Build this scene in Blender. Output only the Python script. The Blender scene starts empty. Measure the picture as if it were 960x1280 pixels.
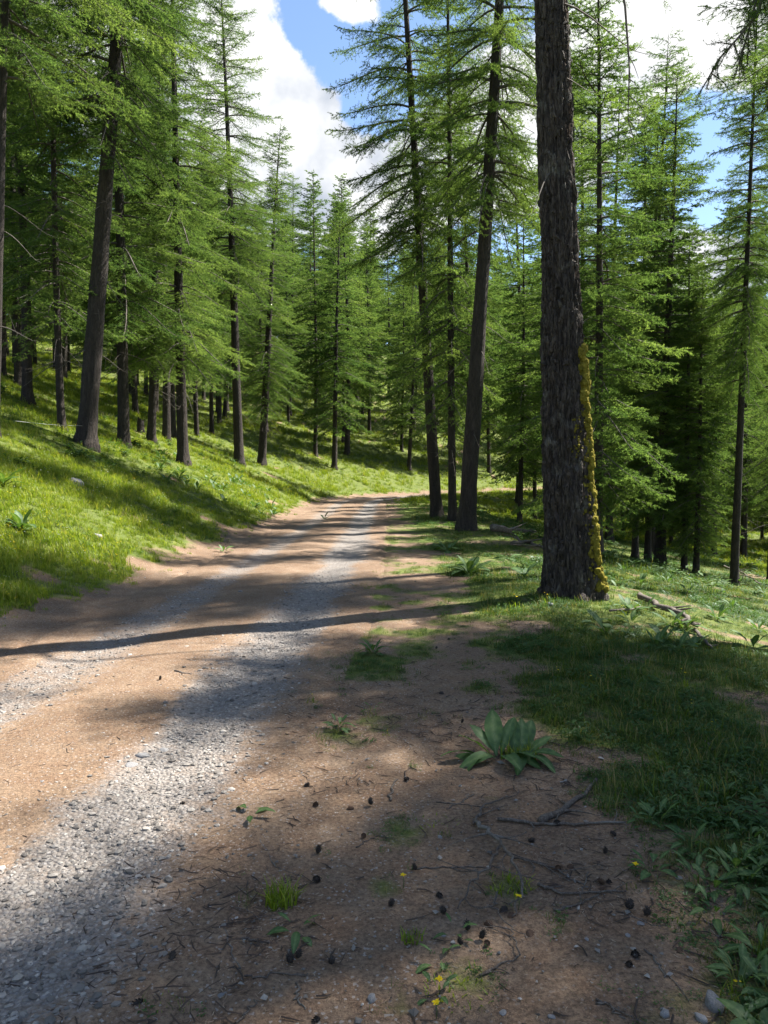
import bpy, math, random
import numpy as np
from mathutils import Vector, Matrix

SC = bpy.context.scene
COL = SC.collection
rad = math.radians

# ------------------------------------------------------------------ camera, light, exposure
F_PX = 970.0            # focal length in pixels of the 960 x 1280 photograph
EYE = 1.60
HORIZON = 590.0
PITCH = math.atan((640.0 - HORIZON) / F_PX)
cam_d = bpy.data.cameras.new('camera')
cam = bpy.data.objects.new('camera', cam_d)
COL.objects.link(cam)
cam.location = (0, 0, EYE)
cam.rotation_euler = (math.pi / 2 - PITCH, 0, 0)
cam_d.sensor_fit = 'VERTICAL'
cam_d.angle = 2 * math.atan(640.0 / F_PX)
cam_d.clip_start = 0.05
cam_d.clip_end = 2000
SC.camera = cam

SUN_EL, SUN_AZ = rad(54), rad(61)        # azimuth clockwise from +Y
sun_dir = Vector((math.sin(SUN_AZ) * math.cos(SUN_EL), math.cos(SUN_AZ) * math.cos(SUN_EL), math.sin(SUN_EL)))
sun_d = bpy.data.lights.new('sun', 'SUN')
sun = bpy.data.objects.new('sun', sun_d)
COL.objects.link(sun)
sun.rotation_euler = sun_dir.to_track_quat('Z', 'Y').to_euler()
sun_d.energy = 5.0
sun_d.angle = rad(0.55)
sun_d.color = (1.0, 0.95, 0.86)

SC.view_settings.view_transform = 'Standard'
SC.view_settings.look = 'None'
SC.view_settings.gamma = 1
SC.view_settings.exposure = 1.82

CP, SP = math.cos(PITCH), math.sin(PITCH)


def ray_dir(px, py):
    u, v = (px - 480.0) / F_PX, (640.0 - py) / F_PX
    d = Vector((u, CP + v * SP, -SP + v * CP))
    return d


W = bpy.data.worlds.new('World')
SC.world = W
W.use_nodes = True


def math_n(N, L, op, a, b=None, clamp=False):
    m = N.new('ShaderNodeMath'); m.operation = op; m.use_clamp = clamp
    for k, v in enumerate((a, b)):
        if v is None: continue
        if isinstance(v, (int, float)): m.inputs[k].default_value = v
        else: L.new(v, m.inputs[k])
    return m.outputs[0]


def build_world():
    nt = W.node_tree
    N, L = nt.nodes, nt.links
    N.clear()
    out = N.new('ShaderNodeOutputWorld')
    bg = N.new('ShaderNodeBackground')
    bg.inputs['Strength'].default_value = 0.078
    L.new(bg.outputs[0], out.inputs[0])
    sky = N.new('ShaderNodeTexSky')
    sky.sky_type = 'NISHITA'
    sky.sun_disc = False
    sky.sun_elevation = SUN_EL
    sky.sun_rotation = SUN_AZ
    sky.altitude = 1700
    sky.air_density = 1.0
    sky.dust_density = 0.6
    sky.ozone_density = 1.4
    tc = N.new('ShaderNodeTexCoord')
    dirv = tc.outputs['Generated']
    nz = N.new('ShaderNodeTexNoise')
    nz.inputs['Scale'].default_value = 4.0
    nz.inputs['Detail'].default_value = 9
    nz.inputs['Roughness'].default_value = 0.56
    L.new(dirv, nz.inputs['Vector'])
    acc = math_n(N, L, 'ADD', math_n(N, L, 'MULTIPLY', math_n(N, L, 'SUBTRACT', nz.outputs[0], .5), 1.9), .47)
    nz2 = N.new('ShaderNodeTexNoise'); nz2.inputs['Scale'].default_value = 17; nz2.inputs['Detail'].default_value = 8; nz2.inputs['Roughness'].default_value = .62
    L.new(dirv, nz2.inputs['Vector'])
    acc = math_n(N, L, 'ADD', acc, math_n(N, L, 'MULTIPLY', math_n(N, L, 'SUBTRACT', nz2.outputs[0], .5), .75))
    # big cumulus banks: (pixel x, pixel y, radius, weight)
    for (px, py, r, w) in ((372, 190, .15, .42), (320, 70, .10, .32), (425, 262, .09, .4), (440, 0, .06, .42), (850, 20, .13, .42), (700, 130, .2, .3),
                           (905, 60, .08, .2), (60, 40, .2, .4), (560, 180, .16, .3), (890, 350, .07, .4), (465, 130, .06, -.55), (428, 58, .05, -.45), (372, 22, .05, -.4), (905, 190, .11, -.55), (535, 60, .09, -.4)):
        c = ray_dir(px, py).normalized()
        dn = N.new('ShaderNodeVectorMath'); dn.operation = 'DISTANCE'
        L.new(dirv, dn.inputs[0]); dn.inputs[1].default_value = c
        mr = N.new('ShaderNodeMapRange'); mr.interpolation_type = 'SMOOTHSTEP'
        mr.inputs['From Min'].default_value = 0; mr.inputs['From Max'].default_value = r
        mr.inputs['To Min'].default_value = w; mr.inputs['To Max'].default_value = 0
        L.new(dn.outputs['Value'], mr.inputs['Value'])
        ad = N.new('ShaderNodeMath'); ad.operation = 'ADD'
        L.new(acc, ad.inputs[0]); L.new(mr.outputs[0], ad.inputs[1])
        acc = ad.outputs[0]
    edge = N.new('ShaderNodeMapRange'); edge.interpolation_type = 'SMOOTHSTEP'
    edge.inputs['From Min'].default_value = .53; edge.inputs['From Max'].default_value = .68
    L.new(acc, edge.inputs['Value'])
    # soft modelling inside the cloud
    n2 = N.new('ShaderNodeTexNoise'); n2.inputs['Scale'].default_value = 9; n2.inputs['Detail'].default_value = 6
    L.new(dirv, n2.inputs['Vector'])
    cr = N.new('ShaderNodeValToRGB')
    cr.color_ramp.elements[0].position = .36; cr.color_ramp.elements[0].color = (.50, .55, .64, 1)
    cr.color_ramp.elements[1].position = .56; cr.color_ramp.elements[1].color = (1, 1, 1, 1)
    L.new(n2.outputs[0], cr.inputs[0])
    sc = N.new('ShaderNodeVectorMath'); sc.operation = 'SCALE'; sc.inputs['Scale'].default_value = 4.5
    L.new(cr.outputs[0], sc.inputs[0])
    mix = N.new('ShaderNodeMix'); mix.data_type = 'RGBA'
    L.new(edge.outputs[0], mix.inputs[0])
    L.new(sky.outputs[0], mix.inputs[6]); L.new(sc.outputs[0], mix.inputs[7])
    L.new(mix.outputs[2], bg.inputs['Color'])


build_world()

# ------------------------------------------------------------------ numeric helpers


def hash2(ix, iy, seed=0):
    h = (ix.astype(np.int64) * 374761393 + iy.astype(np.int64) * 668265263 + seed * 974711) & 0x7fffffff
    h = ((h ^ (h >> 13)) * 1274126177) & 0x7fffffff
    h = h ^ (h >> 16)
    return (h & 0xffff) / 65535.0


def vnoise(x, y, seed=0):
    x = np.asarray(x, float); y = np.asarray(y, float)
    ix, iy = np.floor(x), np.floor(y)
    fx, fy = x - ix, y - iy
    fx = fx * fx * (3 - 2 * fx); fy = fy * fy * (3 - 2 * fy)
    a, b = hash2(ix, iy, seed), hash2(ix + 1, iy, seed)
    c, d = hash2(ix, iy + 1, seed), hash2(ix + 1, iy + 1, seed)
    return (a * (1 - fx) + b * fx) * (1 - fy) + (c * (1 - fx) + d * fx) * fy


def fbm(x, y, seed=0, octv=4):
    s, a, t = 0, .5, 0
    for k in range(octv):
        s = s + a * vnoise(np.asarray(x) * 2 ** k, np.asarray(y) * 2 ** k, seed + k * 17)
        t += a; a *= .5
    return s / t - .5


def sstep(a, b, x):
    t = np.clip((np.asarray(x, float) - a) / (b - a), 0, 1)
    return t * t * (3 - 2 * t)


def softplus(x, w):
    return w * np.logaddexp(0, np.asarray(x) / w)


def road_x(y):
    y = np.asarray(y, float)
    yc = np.clip(y, -6, None)
    q = np.clip(y - 40, 0, 36)
    return -1.45 - .9 * np.exp(-yc / 7) + .021 * q ** 2 + np.clip(y - 76, 0, None) * 1.51


def road_slope(y):
    y = np.asarray(y, float)
    return .9 / 7 * np.exp(-np.clip(y, -6, None) / 7) + .042 * np.clip(y - 40, 0, 36)


def lateral(x, y):
    return (np.asarray(x) - road_x(y)) / np.sqrt(1 + road_slope(y) ** 2)


def height(x, y, fine=True):
    x = np.asarray(x, float); y = np.asarray(y, float)
    s = lateral(x, y)
    l = softplus(-s - 2.15, .22)
    bank = 48 * (1 - np.exp(-(.47 * l - .0016 * np.clip(l - 8, 0, 40) ** 2) / 48.0))
    r = softplus(s - 4.7, .4)
    drop = -6.0 * (1 - np.exp(-.27 * r / 6.0))
    off = sstep(1.9, 4.0, np.abs(s))
    z = bank + drop
    z = z + off * (.28 * fbm(x / 5.0, y / 5.0, 3) + .12 * fbm(x / 1.3, y / 1.3, 5)) + .8 * fbm(x / 22.0, y / 22.0, 9) * sstep(8, 20, np.abs(s))
    # far ground outside the valley climbs a little again so the wood closes the view
    z = z + 14 * sstep(60, 190, s)
    rut = -.022 * np.exp(-((np.abs(s) - .8) / .26) ** 2) + .014 * np.exp(-(s / .4) ** 2)
    z = z + rut * (np.abs(s) < 2.6)
    if fine:
        z = z + .03 * fbm(x / .5, y / .5, 21) * (.35 + .65 * off)
    return z


def ground_at(px, py, lift=0.0):
    d = ray_dir(px, py)
    t, dt = 1.5, .05
    while t < 260:
        p = Vector((0, 0, EYE)) + d * t
        if p.z < float(height(p.x, p.y)) + lift:
            lo, hi = t - dt, t
            for _ in range(18):
                m = (lo + hi) / 2
                q = Vector((0, 0, EYE)) + d * m
                if q.z < float(height(q.x, q.y)) + lift: hi = m
                else: lo = m
            p = Vector((0, 0, EYE)) + d * hi
            return Vector((p.x, p.y, float(height(p.x, p.y)) + lift))
        dt = .02 + t * .008
        t += dt
    p = Vector((0, 0, EYE)) + d * 100
    return Vector((p.x, p.y, float(height(p.x, p.y))))


def at_depth(px, d):
    x = (px - 480) / F_PX * d
    return Vector((x, d, float(height(x, d))))


WEED_SPOTS = [(g.x, g.y, r) for g, r in ((ground_at(px, py), r) for px, py, r in (
    (505, 1040, .12), (548, 1032, .10), (640, 1112, .10), (580, 1240, .13), (300, 1128, .10), (462, 800, .30), (385, 1075, .10), (438, 880, .22), (420, 915, .16), (455, 840, .25),
    (690, 1150, .07), (210, 1262, .08), (500, 1255, .07), (525, 960, .10), (470, 770, .35), (560, 790, .3), (520, 742, .4), (350, 1060, .08), (610, 1000, .07), (480, 1110, .07)))]


def grass_mask(x, y):
    """0 bare soil .. 1 closed grass"""
    x = np.asarray(x, float); y = np.asarray(y, float)
    s = lateral(x, y)
    n = fbm(x / .9, y / .9, 31) * 1.0
    n2 = fbm(x / .35, y / .35, 41)
    left = sstep(1.85, 2.75, -s + n * 1.1 + n2 * .9)
    xb = np.interp(y, [0, 2.3, 3.2, 4.0, 5.2, 7.6, 10, 15, 20, 30, 45, 60], [.98, .98, 1.1, 1.12, 1.05, .85, .85, .7, .55, .4, .35, 6])
    right = sstep(-.30, .55, x - xb + n * 1.1 + n2 * .8) * (s > 1.0) * np.where(y < 40, .35 + .65 * sstep(-.25, .1, n + n2 + .12), 1)
    # thin patches on the strip between the road and the right-hand grass
    strip = sstep(1.3, 1.7, s) * sstep(4.2, 6.2, y) * sstep(-.12, .2, n + n2 * .7 - .12 * (y < 7)) * .8
    edge = .8 * np.exp(-((x + .12 + .5 * n) / .30) ** 2) * sstep(3.6, 5.2, y) * (1 - sstep(10, 14, y)) * sstep(-.15, .2, n2 + .4 * n)
    m = np.maximum.reduce([left, right, strip, edge])
    for (cx, cy, r) in WEED_SPOTS:
        m = np.maximum(m, .75 * np.exp(-((x - cx) ** 2 + (y - cy) ** 2 * .5) / r ** 2) * sstep(-.15, .15, n2 + .5 * n))
    bare = sstep(.2, .3, fbm(x / 1.1 + 7, y / 1.1, 55)) * .75
    return m * (1 - bare * (np.abs(s) > 2.2))


def gravel_mask(x, y):
    s = lateral(x, y)
    n = fbm(np.asarray(x) / .8, np.asarray(y) / 1.6, 61)
    w = .40 + .42 * n + .25 * fbm(np.asarray(x) / .25, np.asarray(y) / .4, 63)
    c = .80 + .12 * fbm(np.asarray(y) / 5.0, np.asarray(x) * 0, 71)
    w = np.where(s < 0, w * .8, w)
    return (1 - sstep(w * .3, w * 1.5, np.abs(np.abs(s) - c))) * np.where(s < 0, .68, 1)


def visible(x, y, pad=1.0):
    return np.abs(x) < .53 * y + pad


# ------------------------------------------------------------------ mesh helpers


def make_mesh(name, V, tris=None, quads=None, mats=(), attrs=None, smooth=False, midx=None):
    me = bpy.data.meshes.new(name)
    V = np.ascontiguousarray(V, dtype=np.float32).reshape(-1, 3)
    nt = 0 if tris is None else len(tris)
    nq = 0 if quads is None else len(quads)
    me.vertices.add(len(V))
    me.vertices.foreach_set('co', V.ravel())
    loops, starts = [], []
    if nt:
        loops.append(np.asarray(tris, np.int32).ravel())
        starts.append(np.arange(nt, dtype=np.int32) * 3)
    if nq:
        loops.append(np.asarray(quads, np.int32).ravel())
        starts.append(np.arange(nq, dtype=np.int32) * 4 + nt * 3)
    if nt + nq:
        lv = np.concatenate(loops)
        me.loops.add(len(lv))
        me.loops.foreach_set('vertex_index', lv)
        me.polygons.add(nt + nq)
        me.polygons.foreach_set('loop_start', np.concatenate(starts))
        if midx is not None:
            me.polygons.foreach_set('material_index', np.asarray(midx, np.int32))
        me.polygons.foreach_set('use_smooth', np.full(nt + nq, bool(smooth)))
    for k, a in (attrs or {}).items():
        a = np.asarray(a)
        if a.ndim == 2:
            at = me.attributes.new(k, 'FLOAT_VECTOR', 'POINT'); at.data.foreach_set('vector', a.astype(np.float32).ravel())
        elif a.dtype.kind == 'i':
            at = me.attributes.new(k, 'INT', 'POINT'); at.data.foreach_set('value', a.astype(np.int32))
        else:
            at = me.attributes.new(k, 'FLOAT', 'POINT'); at.data.foreach_set('value', a.astype(np.float32))
    for m in mats:
        me.materials.append(m)
    me.update(calc_edges=True)
    return me


def link(name, data, parent=None, loc=None, rot=None, scale=None):
    o = bpy.data.objects.new(name, data)
    COL.objects.link(o)
    if parent is not None: o.parent = parent
    if loc is not None: o.location = loc
    if rot is not None: o.rotation_euler = rot
    if scale is not None: o.scale = scale if hasattr(scale, '__len__') else (scale,) * 3
    return o


def tag(o, label=None, cat=None, group=None, kind=None):
    if label: o['label'] = label
    if cat: o['category'] = cat
    if group: o['group'] = group
    if kind: o['kind'] = kind
    return o


class MB:
    """collects tubes and loose faces into one mesh"""

    def __init__(s):
        s.v, s.t, s.q, s.n = [], [], [], 0

    def add(s, V, tris=None, quads=None):
        V = np.asarray(V, float).reshape(-1, 3)
        s.v.append(V)
        if tris is not None and len(tris): s.t.append(np.asarray(tris) + s.n)
        if quads is not None and len(quads): s.q.append(np.asarray(quads) + s.n)
        s.n += len(V)

    def tube(s, P, R, sides=6, cap=True, rng=None, rough=0.0):
        P = np.asarray(P, float); R = np.asarray(R, float) * np.ones(len(P))
        T = np.gradient(P, axis=0)
        T /= np.linalg.norm(T, axis=1)[:, None] + 1e-9
        ref = np.array([0, 0, 1.0]) if abs(T[:, 2]).mean() < .8 else np.array([1.0, 0, 0])
        A = np.cross(T, ref); A /= np.linalg.norm(A, axis=1)[:, None] + 1e-9
        B = np.cross(T, A)
        th = np.arange(sides) * 2 * math.pi / sides
        rr = R[:, None] * np.ones(sides)
        if rng is not None and rough:
            rr = rr * (1 + rough * (rng.random(rr.shape) - .5))
        V = P[:, None, :] + rr[..., None] * (np.cos(th)[None, :, None] * A[:, None, :] + np.sin(th)[None, :, None] * B[:, None, :])
        n = len(P)
        i = np.arange(n - 1)[:, None] * sides; j = np.arange(sides)[None, :]; k = (j + 1) % sides
        q = np.stack([i + j, i + k, i + sides + k, i + sides + j], -1).reshape(-1, 4)
        V = V.reshape(-1, 3)
        tr = []
        if cap:
            V = np.vstack([V, P[0:1], P[-1:]])
            a, b = n * sides, n * sides + 1
            for jj in range(sides):
                kk = (jj + 1) % sides
                tr.append((a, kk, jj)); tr.append((b, (n - 1) * sides + jj, (n - 1) * sides + kk))
        s.add(V, tr, q)

    def mesh(s, name, mats, smooth=True, attrs=None):
        return make_mesh(name, np.vstack(s.v), np.vstack(s.t) if s.t else None, np.vstack(s.q) if s.q else None, mats, attrs, smooth)


# ------------------------------------------------------------------ materials


def new_mat(name):
    m = bpy.data.materials.new(name)
    m.use_nodes = True
    m.node_tree.nodes.clear()
    return m, m.node_tree.nodes, m.node_tree.links


def ramp(N, L, src, stops):
    r = N.new('ShaderNodeValToRGB')
    e = r.color_ramp.elements
    while len(e) < len(stops): e.new(.5)
    for k, (p, c) in enumerate(stops):
        e[k].position = p
        e[k].color = (*c, 1) if len(c) == 3 else c
    L.new(src, r.inputs[0])
    return r.outputs[0]


def noise(N, L, vec, scale, detail=4, rough=.5, dist=0.0):
    n = N.new('ShaderNodeTexNoise')
    n.inputs['Scale'].default_value = scale; n.inputs['Detail'].default_value = detail
    n.inputs['Roughness'].default_value = rough; n.inputs['Distortion'].default_value = dist
    if vec is not None: L.new(vec, n.inputs['Vector'])
    return n.outputs[0]


def mixc(N, L, fac, a, b, mode='MIX'):
    m = N.new('ShaderNodeMix'); m.data_type = 'RGBA'; m.blend_type = mode
    for sock, v in ((0, fac), (6, a), (7, b)):
        if isinstance(v, (int, float)): m.inputs[sock].default_value = v
        elif isinstance(v, tuple): m.inputs[sock].default_value = (*v, 1)
        else: L.new(v, m.inputs[sock])
    return m.outputs[2]


def attr(N, name):
    a = N.new('ShaderNodeAttribute'); a.attribute_name = name
    return a.outputs['Fac']


def foliage_mat(name, stops, trans=.45, trans_tint=(1.25, 1.3, .5), gloss=.0, rand=.25, tint='tint', rough=.45):
    m, N, L = new_mat(name)
    out = N.new('ShaderNodeOutputMaterial')
    oi = N.new('ShaderNodeObjectInfo')
    f = attr(N, tint)
    if rand:
        r = math_n(N, L, 'MULTIPLY', math_n(N, L, 'SUBTRACT', oi.outputs['Random'], .5), rand)
        f = math_n(N, L, 'ADD', f, r, True)
    c = ramp(N, L, f, stops)
    if name in ('broad_leaf', 'herb_leaves'):
        tc = N.new('ShaderNodeTexCoord')
        c = mixc(N, L, .8, c, ramp(N, L, noise(N, L, tc.outputs['Object'], 9 if name == 'broad_leaf' else 22, 6, .7), [(.3, (.55, .6, .5)), (.55, (1, 1, 1)), (.72, (1.3, 1.2, .9))]), 'MULTIPLY')
    d = N.new('ShaderNodeBsdfDiffuse'); L.new(c, d.inputs['Color'])
    t = N.new('ShaderNodeBsdfTranslucent')
    ct = mixc(N, L, 1.0, c, trans_tint, 'MULTIPLY'); L.new(ct, t.inputs['Color'])
    mx = N.new('ShaderNodeMixShader'); mx.inputs[0].default_value = trans
    L.new(d.outputs[0], mx.inputs[1]); L.new(t.outputs[0], mx.inputs[2])
    res = mx.outputs[0]
    if gloss:
        g = N.new('ShaderNodeBsdfGlossy'); g.inputs['Roughness'].default_value = rough
        g.inputs['Color'].default_value = (.9, .95, 1, 1)
        m2 = N.new('ShaderNodeMixShader'); m2.inputs[0].default_value = gloss
        L.new(res, m2.inputs[1]); L.new(g.outputs[0], m2.inputs[2])
        res = m2.outputs[0]
    L.new(res, out.inputs[0])
    return m


M_NEEDLE = foliage_mat('larch_needles', [(0, (.045, .085, .03)), (.5, (.105, .16, .055)), (1, (.2, .26, .085))], trans=.6, trans_tint=(1.15, 1.25, .62), rand=.3)
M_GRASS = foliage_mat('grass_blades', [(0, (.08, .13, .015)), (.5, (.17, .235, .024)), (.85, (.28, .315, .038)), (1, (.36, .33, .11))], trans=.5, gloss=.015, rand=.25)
M_VERGE_SHADED = foliage_mat('verge_blades_shaded', [(0, (.03, .06, .012)), (.5, (.06, .105, .02)), (.85, (.11, .155, .03)), (1, (.24, .20, .09))], trans=.45, gloss=.01, rand=.25)  # shade of the right side put into a darker copy of the grass colour
M_HERB = foliage_mat('herb_leaves', [(0, (.03, .075, .018)), (1, (.075, .15, .03))], trans=.4, gloss=.025, rand=.25)
M_BROAD = foliage_mat('broad_leaf', [(0, (.034, .075, .022)), (.6, (.078, .145, .038)), (1, (.15, .21, .08))], trans=.35, gloss=.025, rand=.3, rough=.6)
M_YELLOW = foliage_mat('yellow_petal', [(0, (.75, .52, .02)), (1, (.85, .66, .03))], trans=.3, trans_tint=(1, 1, .6), rand=.1)
M_WHITEF = foliage_mat('white_petal', [(0, (.7, .7, .62)), (1, (.8, .8, .75))], trans=.3, trans_tint=(1, 1, 1), rand=.1)


def bark_mat(name, dark, mid, light, sc=(9, 9, 2.2), lichen=.0, bump=.8, dist=.03):
    m, N, L = new_mat(name)
    out = N.new('ShaderNodeOutputMaterial')
    b = N.new('ShaderNodeBsdfPrincipled'); b.inputs['Roughness'].default_value = .9
    tc = N.new('ShaderNodeTexCoord'); mp = N.new('ShaderNodeMapping')
    L.new(tc.outputs['Object'], mp.inputs['Vector']); mp.inputs['Scale'].default_value = sc
    v = mp.outputs[0]
    n1 = noise(N, L, v, 1.0, 6, .62, .6)
    n2 = noise(N, L, v, 4.0, 5, .6)
    vo = N.new('ShaderNodeTexVoronoi'); vo.feature = 'DISTANCE_TO_EDGE'; vo.inputs['Scale'].default_value = 1.6
    wv = N.new('ShaderNodeVectorMath'); wv.operation = 'MULTIPLY_ADD'
    nz = N.new('ShaderNodeTexNoise'); nz.inputs['Scale'].default_value = 1.5; nz.inputs['Detail'].default_value = 3
    L.new(v, nz.inputs['Vector'])
    L.new(nz.outputs['Color'], wv.inputs[0]); wv.inputs[1].default_value = (1.8, 1.8, 1.8); L.new(v, wv.inputs[2])
    L.new(wv.outputs[0], vo.inputs['Vector'])
    crack = N.new('ShaderNodeMapRange'); crack.inputs['From Max'].default_value = .14
    L.new(vo.outputs['Distance'], crack.inputs['Value'])
    hgt = math_n(N, L, 'ADD', math_n(N, L, 'MULTIPLY', crack.outputs[0], .28), math_n(N, L, 'ADD', math_n(N, L, 'MULTIPLY', n1, 1.1), math_n(N, L, 'MULTIPLY', n2, .35)))
    c = ramp(N, L, math_n(N, L, 'MULTIPLY', hgt, .7), [(.25, dark), (.55, mid), (.95, light)])
    if lichen:
        nl = noise(N, L, tc.outputs['Object'], 3.0, 8, .7)
        fl = ramp(N, L, nl, [(.56, (0, 0, 0)), (.64, (lichen,) * 3)])
        c = mixc(N, L, fl, c, (.26, .25, .22))
    L.new(c, b.inputs['Base Color'])
    bp = N.new('ShaderNodeBump'); bp.inputs['Strength'].default_value = bump; bp.inputs['Distance'].default_value = dist
    L.new(hgt, bp.inputs['Height']); L.new(bp.outputs[0], b.inputs['Normal'])
    L.new(b.outputs[0], out.inputs[0])
    return m


M_BARK = bark_mat('larch_bark', (.008, .006, .0045), (.025, .018, .0135), (.066, .05, .04), bump=1.0, dist=.045)
M_BARKBIG = bark_mat('old_larch_bark', (.007, .005, .004), (.030, .0225, .018), (.11, .088, .073), sc=(12, 12, 2.6), lichen=.35, bump=1.0, dist=.045)
M_TWIG = bark_mat('twig_bark', (.03, .022, .018), (.075, .06, .05), (.16, .14, .125), sc=(40, 40, 40), bump=.3, dist=.004)
M_STICK = bark_mat('weathered_stick', (.022, .015, .011), (.065, .048, .037), (.19, .165, .14), sc=(34, 34, 34), lichen=.4, bump=.5, dist=.006)
M_CONE = bark_mat('cone_scales', (.02, .012, .008), (.075, .04, .024), (.17, .105, .065), sc=(60, 60, 60), bump=.3, dist=.002)
M_CONEDARK = bark_mat('old_cone_scales', (.012, .009, .008), (.03, .022, .018), (.075, .06, .05), sc=(60, 60, 60), bump=.3, dist=.002)


def earth_mat():
    m, N, L = new_mat('forest_earth')
    out = N.new('ShaderNodeOutputMaterial')
    b = N.new('ShaderNodeBsdfPrincipled'); b.inputs['Roughness'].default_value = .95
    b.inputs['Specular IOR Level'].default_value = .2
    tc = N.new('ShaderNodeTexCoord'); P = tc.outputs['Object']
    big = noise(N, L, P, 1.1, 5, .6)
    mid = noise(N, L, P, 7.0, 5, .65)
    fin = noise(N, L, P, 55.0, 4, .7)
    vfin = noise(N, L, P, 160.0, 2, .6)
    soil = ramp(N, L, big, [(.3, (.145, .098, .066)), (.55, (.215, .152, .104)), (.75, (.285, .215, .156))])
    soil = mixc(N, L, math_n(N, L, 'MULTIPLY', ramp(N, L, mid, [(.42, (0, 0, 0)), (.62, (1, 1, 1))]), .45), soil, (.15, .085, .05))
    soil = mixc(N, L, .75, soil, ramp(N, L, fin, [(.32, (.28, .26, .25)), (.5, (.85, .83, .82)), (.68, (1.45, 1.4, 1.3))]), 'MULTIPLY')
    soil = mixc(N, L, ramp(N, L, vfin, [(.60, (0, 0, 0)), (.70, (.55, .55, .55))]), soil, (.36, .24, .15))
    soil = mixc(N, L, ramp(N, L, vfin, [(.30, (.7, .7, .7)), (.40, (0, 0, 0))]), soil, (.06, .04, .03))
    # gravel of the wheel tracks
    vo = N.new('ShaderNodeTexVoronoi'); vo.inputs['Scale'].default_value = 48; L.new(P, vo.inputs['Vector'])
    vs = N.new('ShaderNodeTexVoronoi'); vs.inputs['Scale'].default_value = 115; L.new(P, vs.inputs['Vector'])
    sepv = N.new('ShaderNodeSeparateColor'); L.new(vo.outputs['Color'], sepv.inputs[0])
    seps = N.new('ShaderNodeSeparateColor'); L.new(vs.outputs['Color'], seps.inputs[0])
    grav = ramp(N, L, sepv.outputs[0], [(0, (.15, .142, .135)), (.5, (.265, .252, .24)), (.9, (.36, .345, .33)), (1, (.48, .465, .45))])
    grav2 = ramp(N, L, seps.outputs[0], [(0, (.14, .13, .12)), (.6, (.275, .258, .245)), (1, (.4, .385, .37))])
    grav = mixc(N, L, .5, grav, grav2)
    grav = mixc(N, L, math_n(N, L, 'MULTIPLY', vo.outputs['Distance'], .9, True), grav, (.15, .13, .115))
    gf = attr(N, 'gravel')
    gm = math_n(N, L, 'ADD', gf, math_n(N, L, 'MULTIPLY', math_n(N, L, 'SUBTRACT', mid, .5), 1.5))
    gm = math_n(N, L, 'ADD', gm, math_n(N, L, 'MULTIPLY', math_n(N, L, 'SUBTRACT', fin, .5), 1.0))
    gm = ramp(N, L, gm, [(.25, (0, 0, 0)), (.95, (.9, .9, .9))])
    # scattered grey chips in the soil too
    chip = ramp(N, L, seps.outputs[1], [(.955, (0, 0, 0)), (.96, (.75, .75, .75))])
    road = attr(N, 'road')
    base = mixc(N, L, math_n(N, L, 'MULTIPLY', chip, math_n(N, L, 'ADD', math_n(N, L, 'MULTIPLY', road, .7), .25)), soil, (.36, .34, .32))
    base = mixc(N, L, gm, base, grav)
    # ground under the grass: moss, thatch and leaf mould
    gcol = ramp(N, L, noise(N, L, P, 3.5, 6, .7), [(.3, (.05, .07, .014)), (.5, (.085, .125, .02)), (.7, (.13, .15, .035))])
    gcol = mixc(N, L, .7, gcol, ramp(N, L, fin, [(.3, (.4, .4, .4)), (.7, (1.4, 1.4, 1.3))]), 'MULTIPLY')
    gr = math_n(N, L, 'ADD', attr(N, 'green'), math_n(N, L, 'MULTIPLY', math_n(N, L, 'SUBTRACT', mid, .5), .9))
    gr = ramp(N, L, gr, [(.3, (0, 0, 0)), (.8, (.9, .9, .9))])
    col = mixc(N, L, gr, base, gcol)
    L.new(col, b.inputs['Base Color'])
    h = math_n(N, L, 'ADD', math_n(N, L, 'MULTIPLY', fin, .6), math_n(N, L, 'MULTIPLY', vfin, .25))
    h = math_n(N, L, 'ADD', h, math_n(N, L, 'MULTIPLY', math_n(N, L, 'MULTIPLY', vo.outputs['Distance'], gm), -1.2))
    h = math_n(N, L, 'ADD', h, math_n(N, L, 'MULTIPLY', mid, 1.1))
    bp = N.new('ShaderNodeBump'); bp.inputs['Strength'].default_value = .8; bp.inputs['Distance'].default_value = .022
    L.new(h, bp.inputs['Height']); L.new(bp.outputs[0], b.inputs['Normal'])
    L.new(b.outputs[0], out.inputs[0])
    return m


M_EARTH = earth_mat()


def stone_mat(name, stops, scale=12, rough=.8):
    m, N, L = new_mat(name)
    out = N.new('ShaderNodeOutputMaterial')
    b = N.new('ShaderNodeBsdfPrincipled'); b.inputs['Roughness'].default_value = rough
    tc = N.new('ShaderNodeTexCoord'); oi = N.new('ShaderNodeObjectInfo')
    n = noise(N, L, tc.outputs['Object'], scale, 6, .65)
    f = math_n(N, L, 'ADD', n, math_n(N, L, 'MULTIPLY', math_n(N, L, 'SUBTRACT', oi.outputs['Random'], .5), .25))
    c = ramp(N, L, f, stops)
    t = attr(N, 'tint')
    c = mixc(N, L, 1.0, c, ramp(N, L, t, [(0, (.4, .38, .37)), (.6, (1, .98, .96)), (1, (1.7, 1.68, 1.64))]), 'MULTIPLY')
    L.new(c, b.inputs['Base Color'])
    bp = N.new('ShaderNodeBump'); bp.inputs['Strength'].default_value = .4; bp.inputs['Distance'].default_value = .01
    L.new(n, bp.inputs['Height']); L.new(bp.outputs[0], b.inputs['Normal'])
    L.new(b.outputs[0], out.inputs[0])
    return m


M_GRAVEL = stone_mat('gravel_stone', [(.3, (.15, .138, .125)), (.6, (.255, .237, .217)), (.8, (.345, .325, .30))], 14)
M_STONE = stone_mat('field_stone', [(.3, (.13, .13, .135)), (.55, (.22, .22, .225)), (.8, (.33, .325, .32))], 9)


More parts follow.
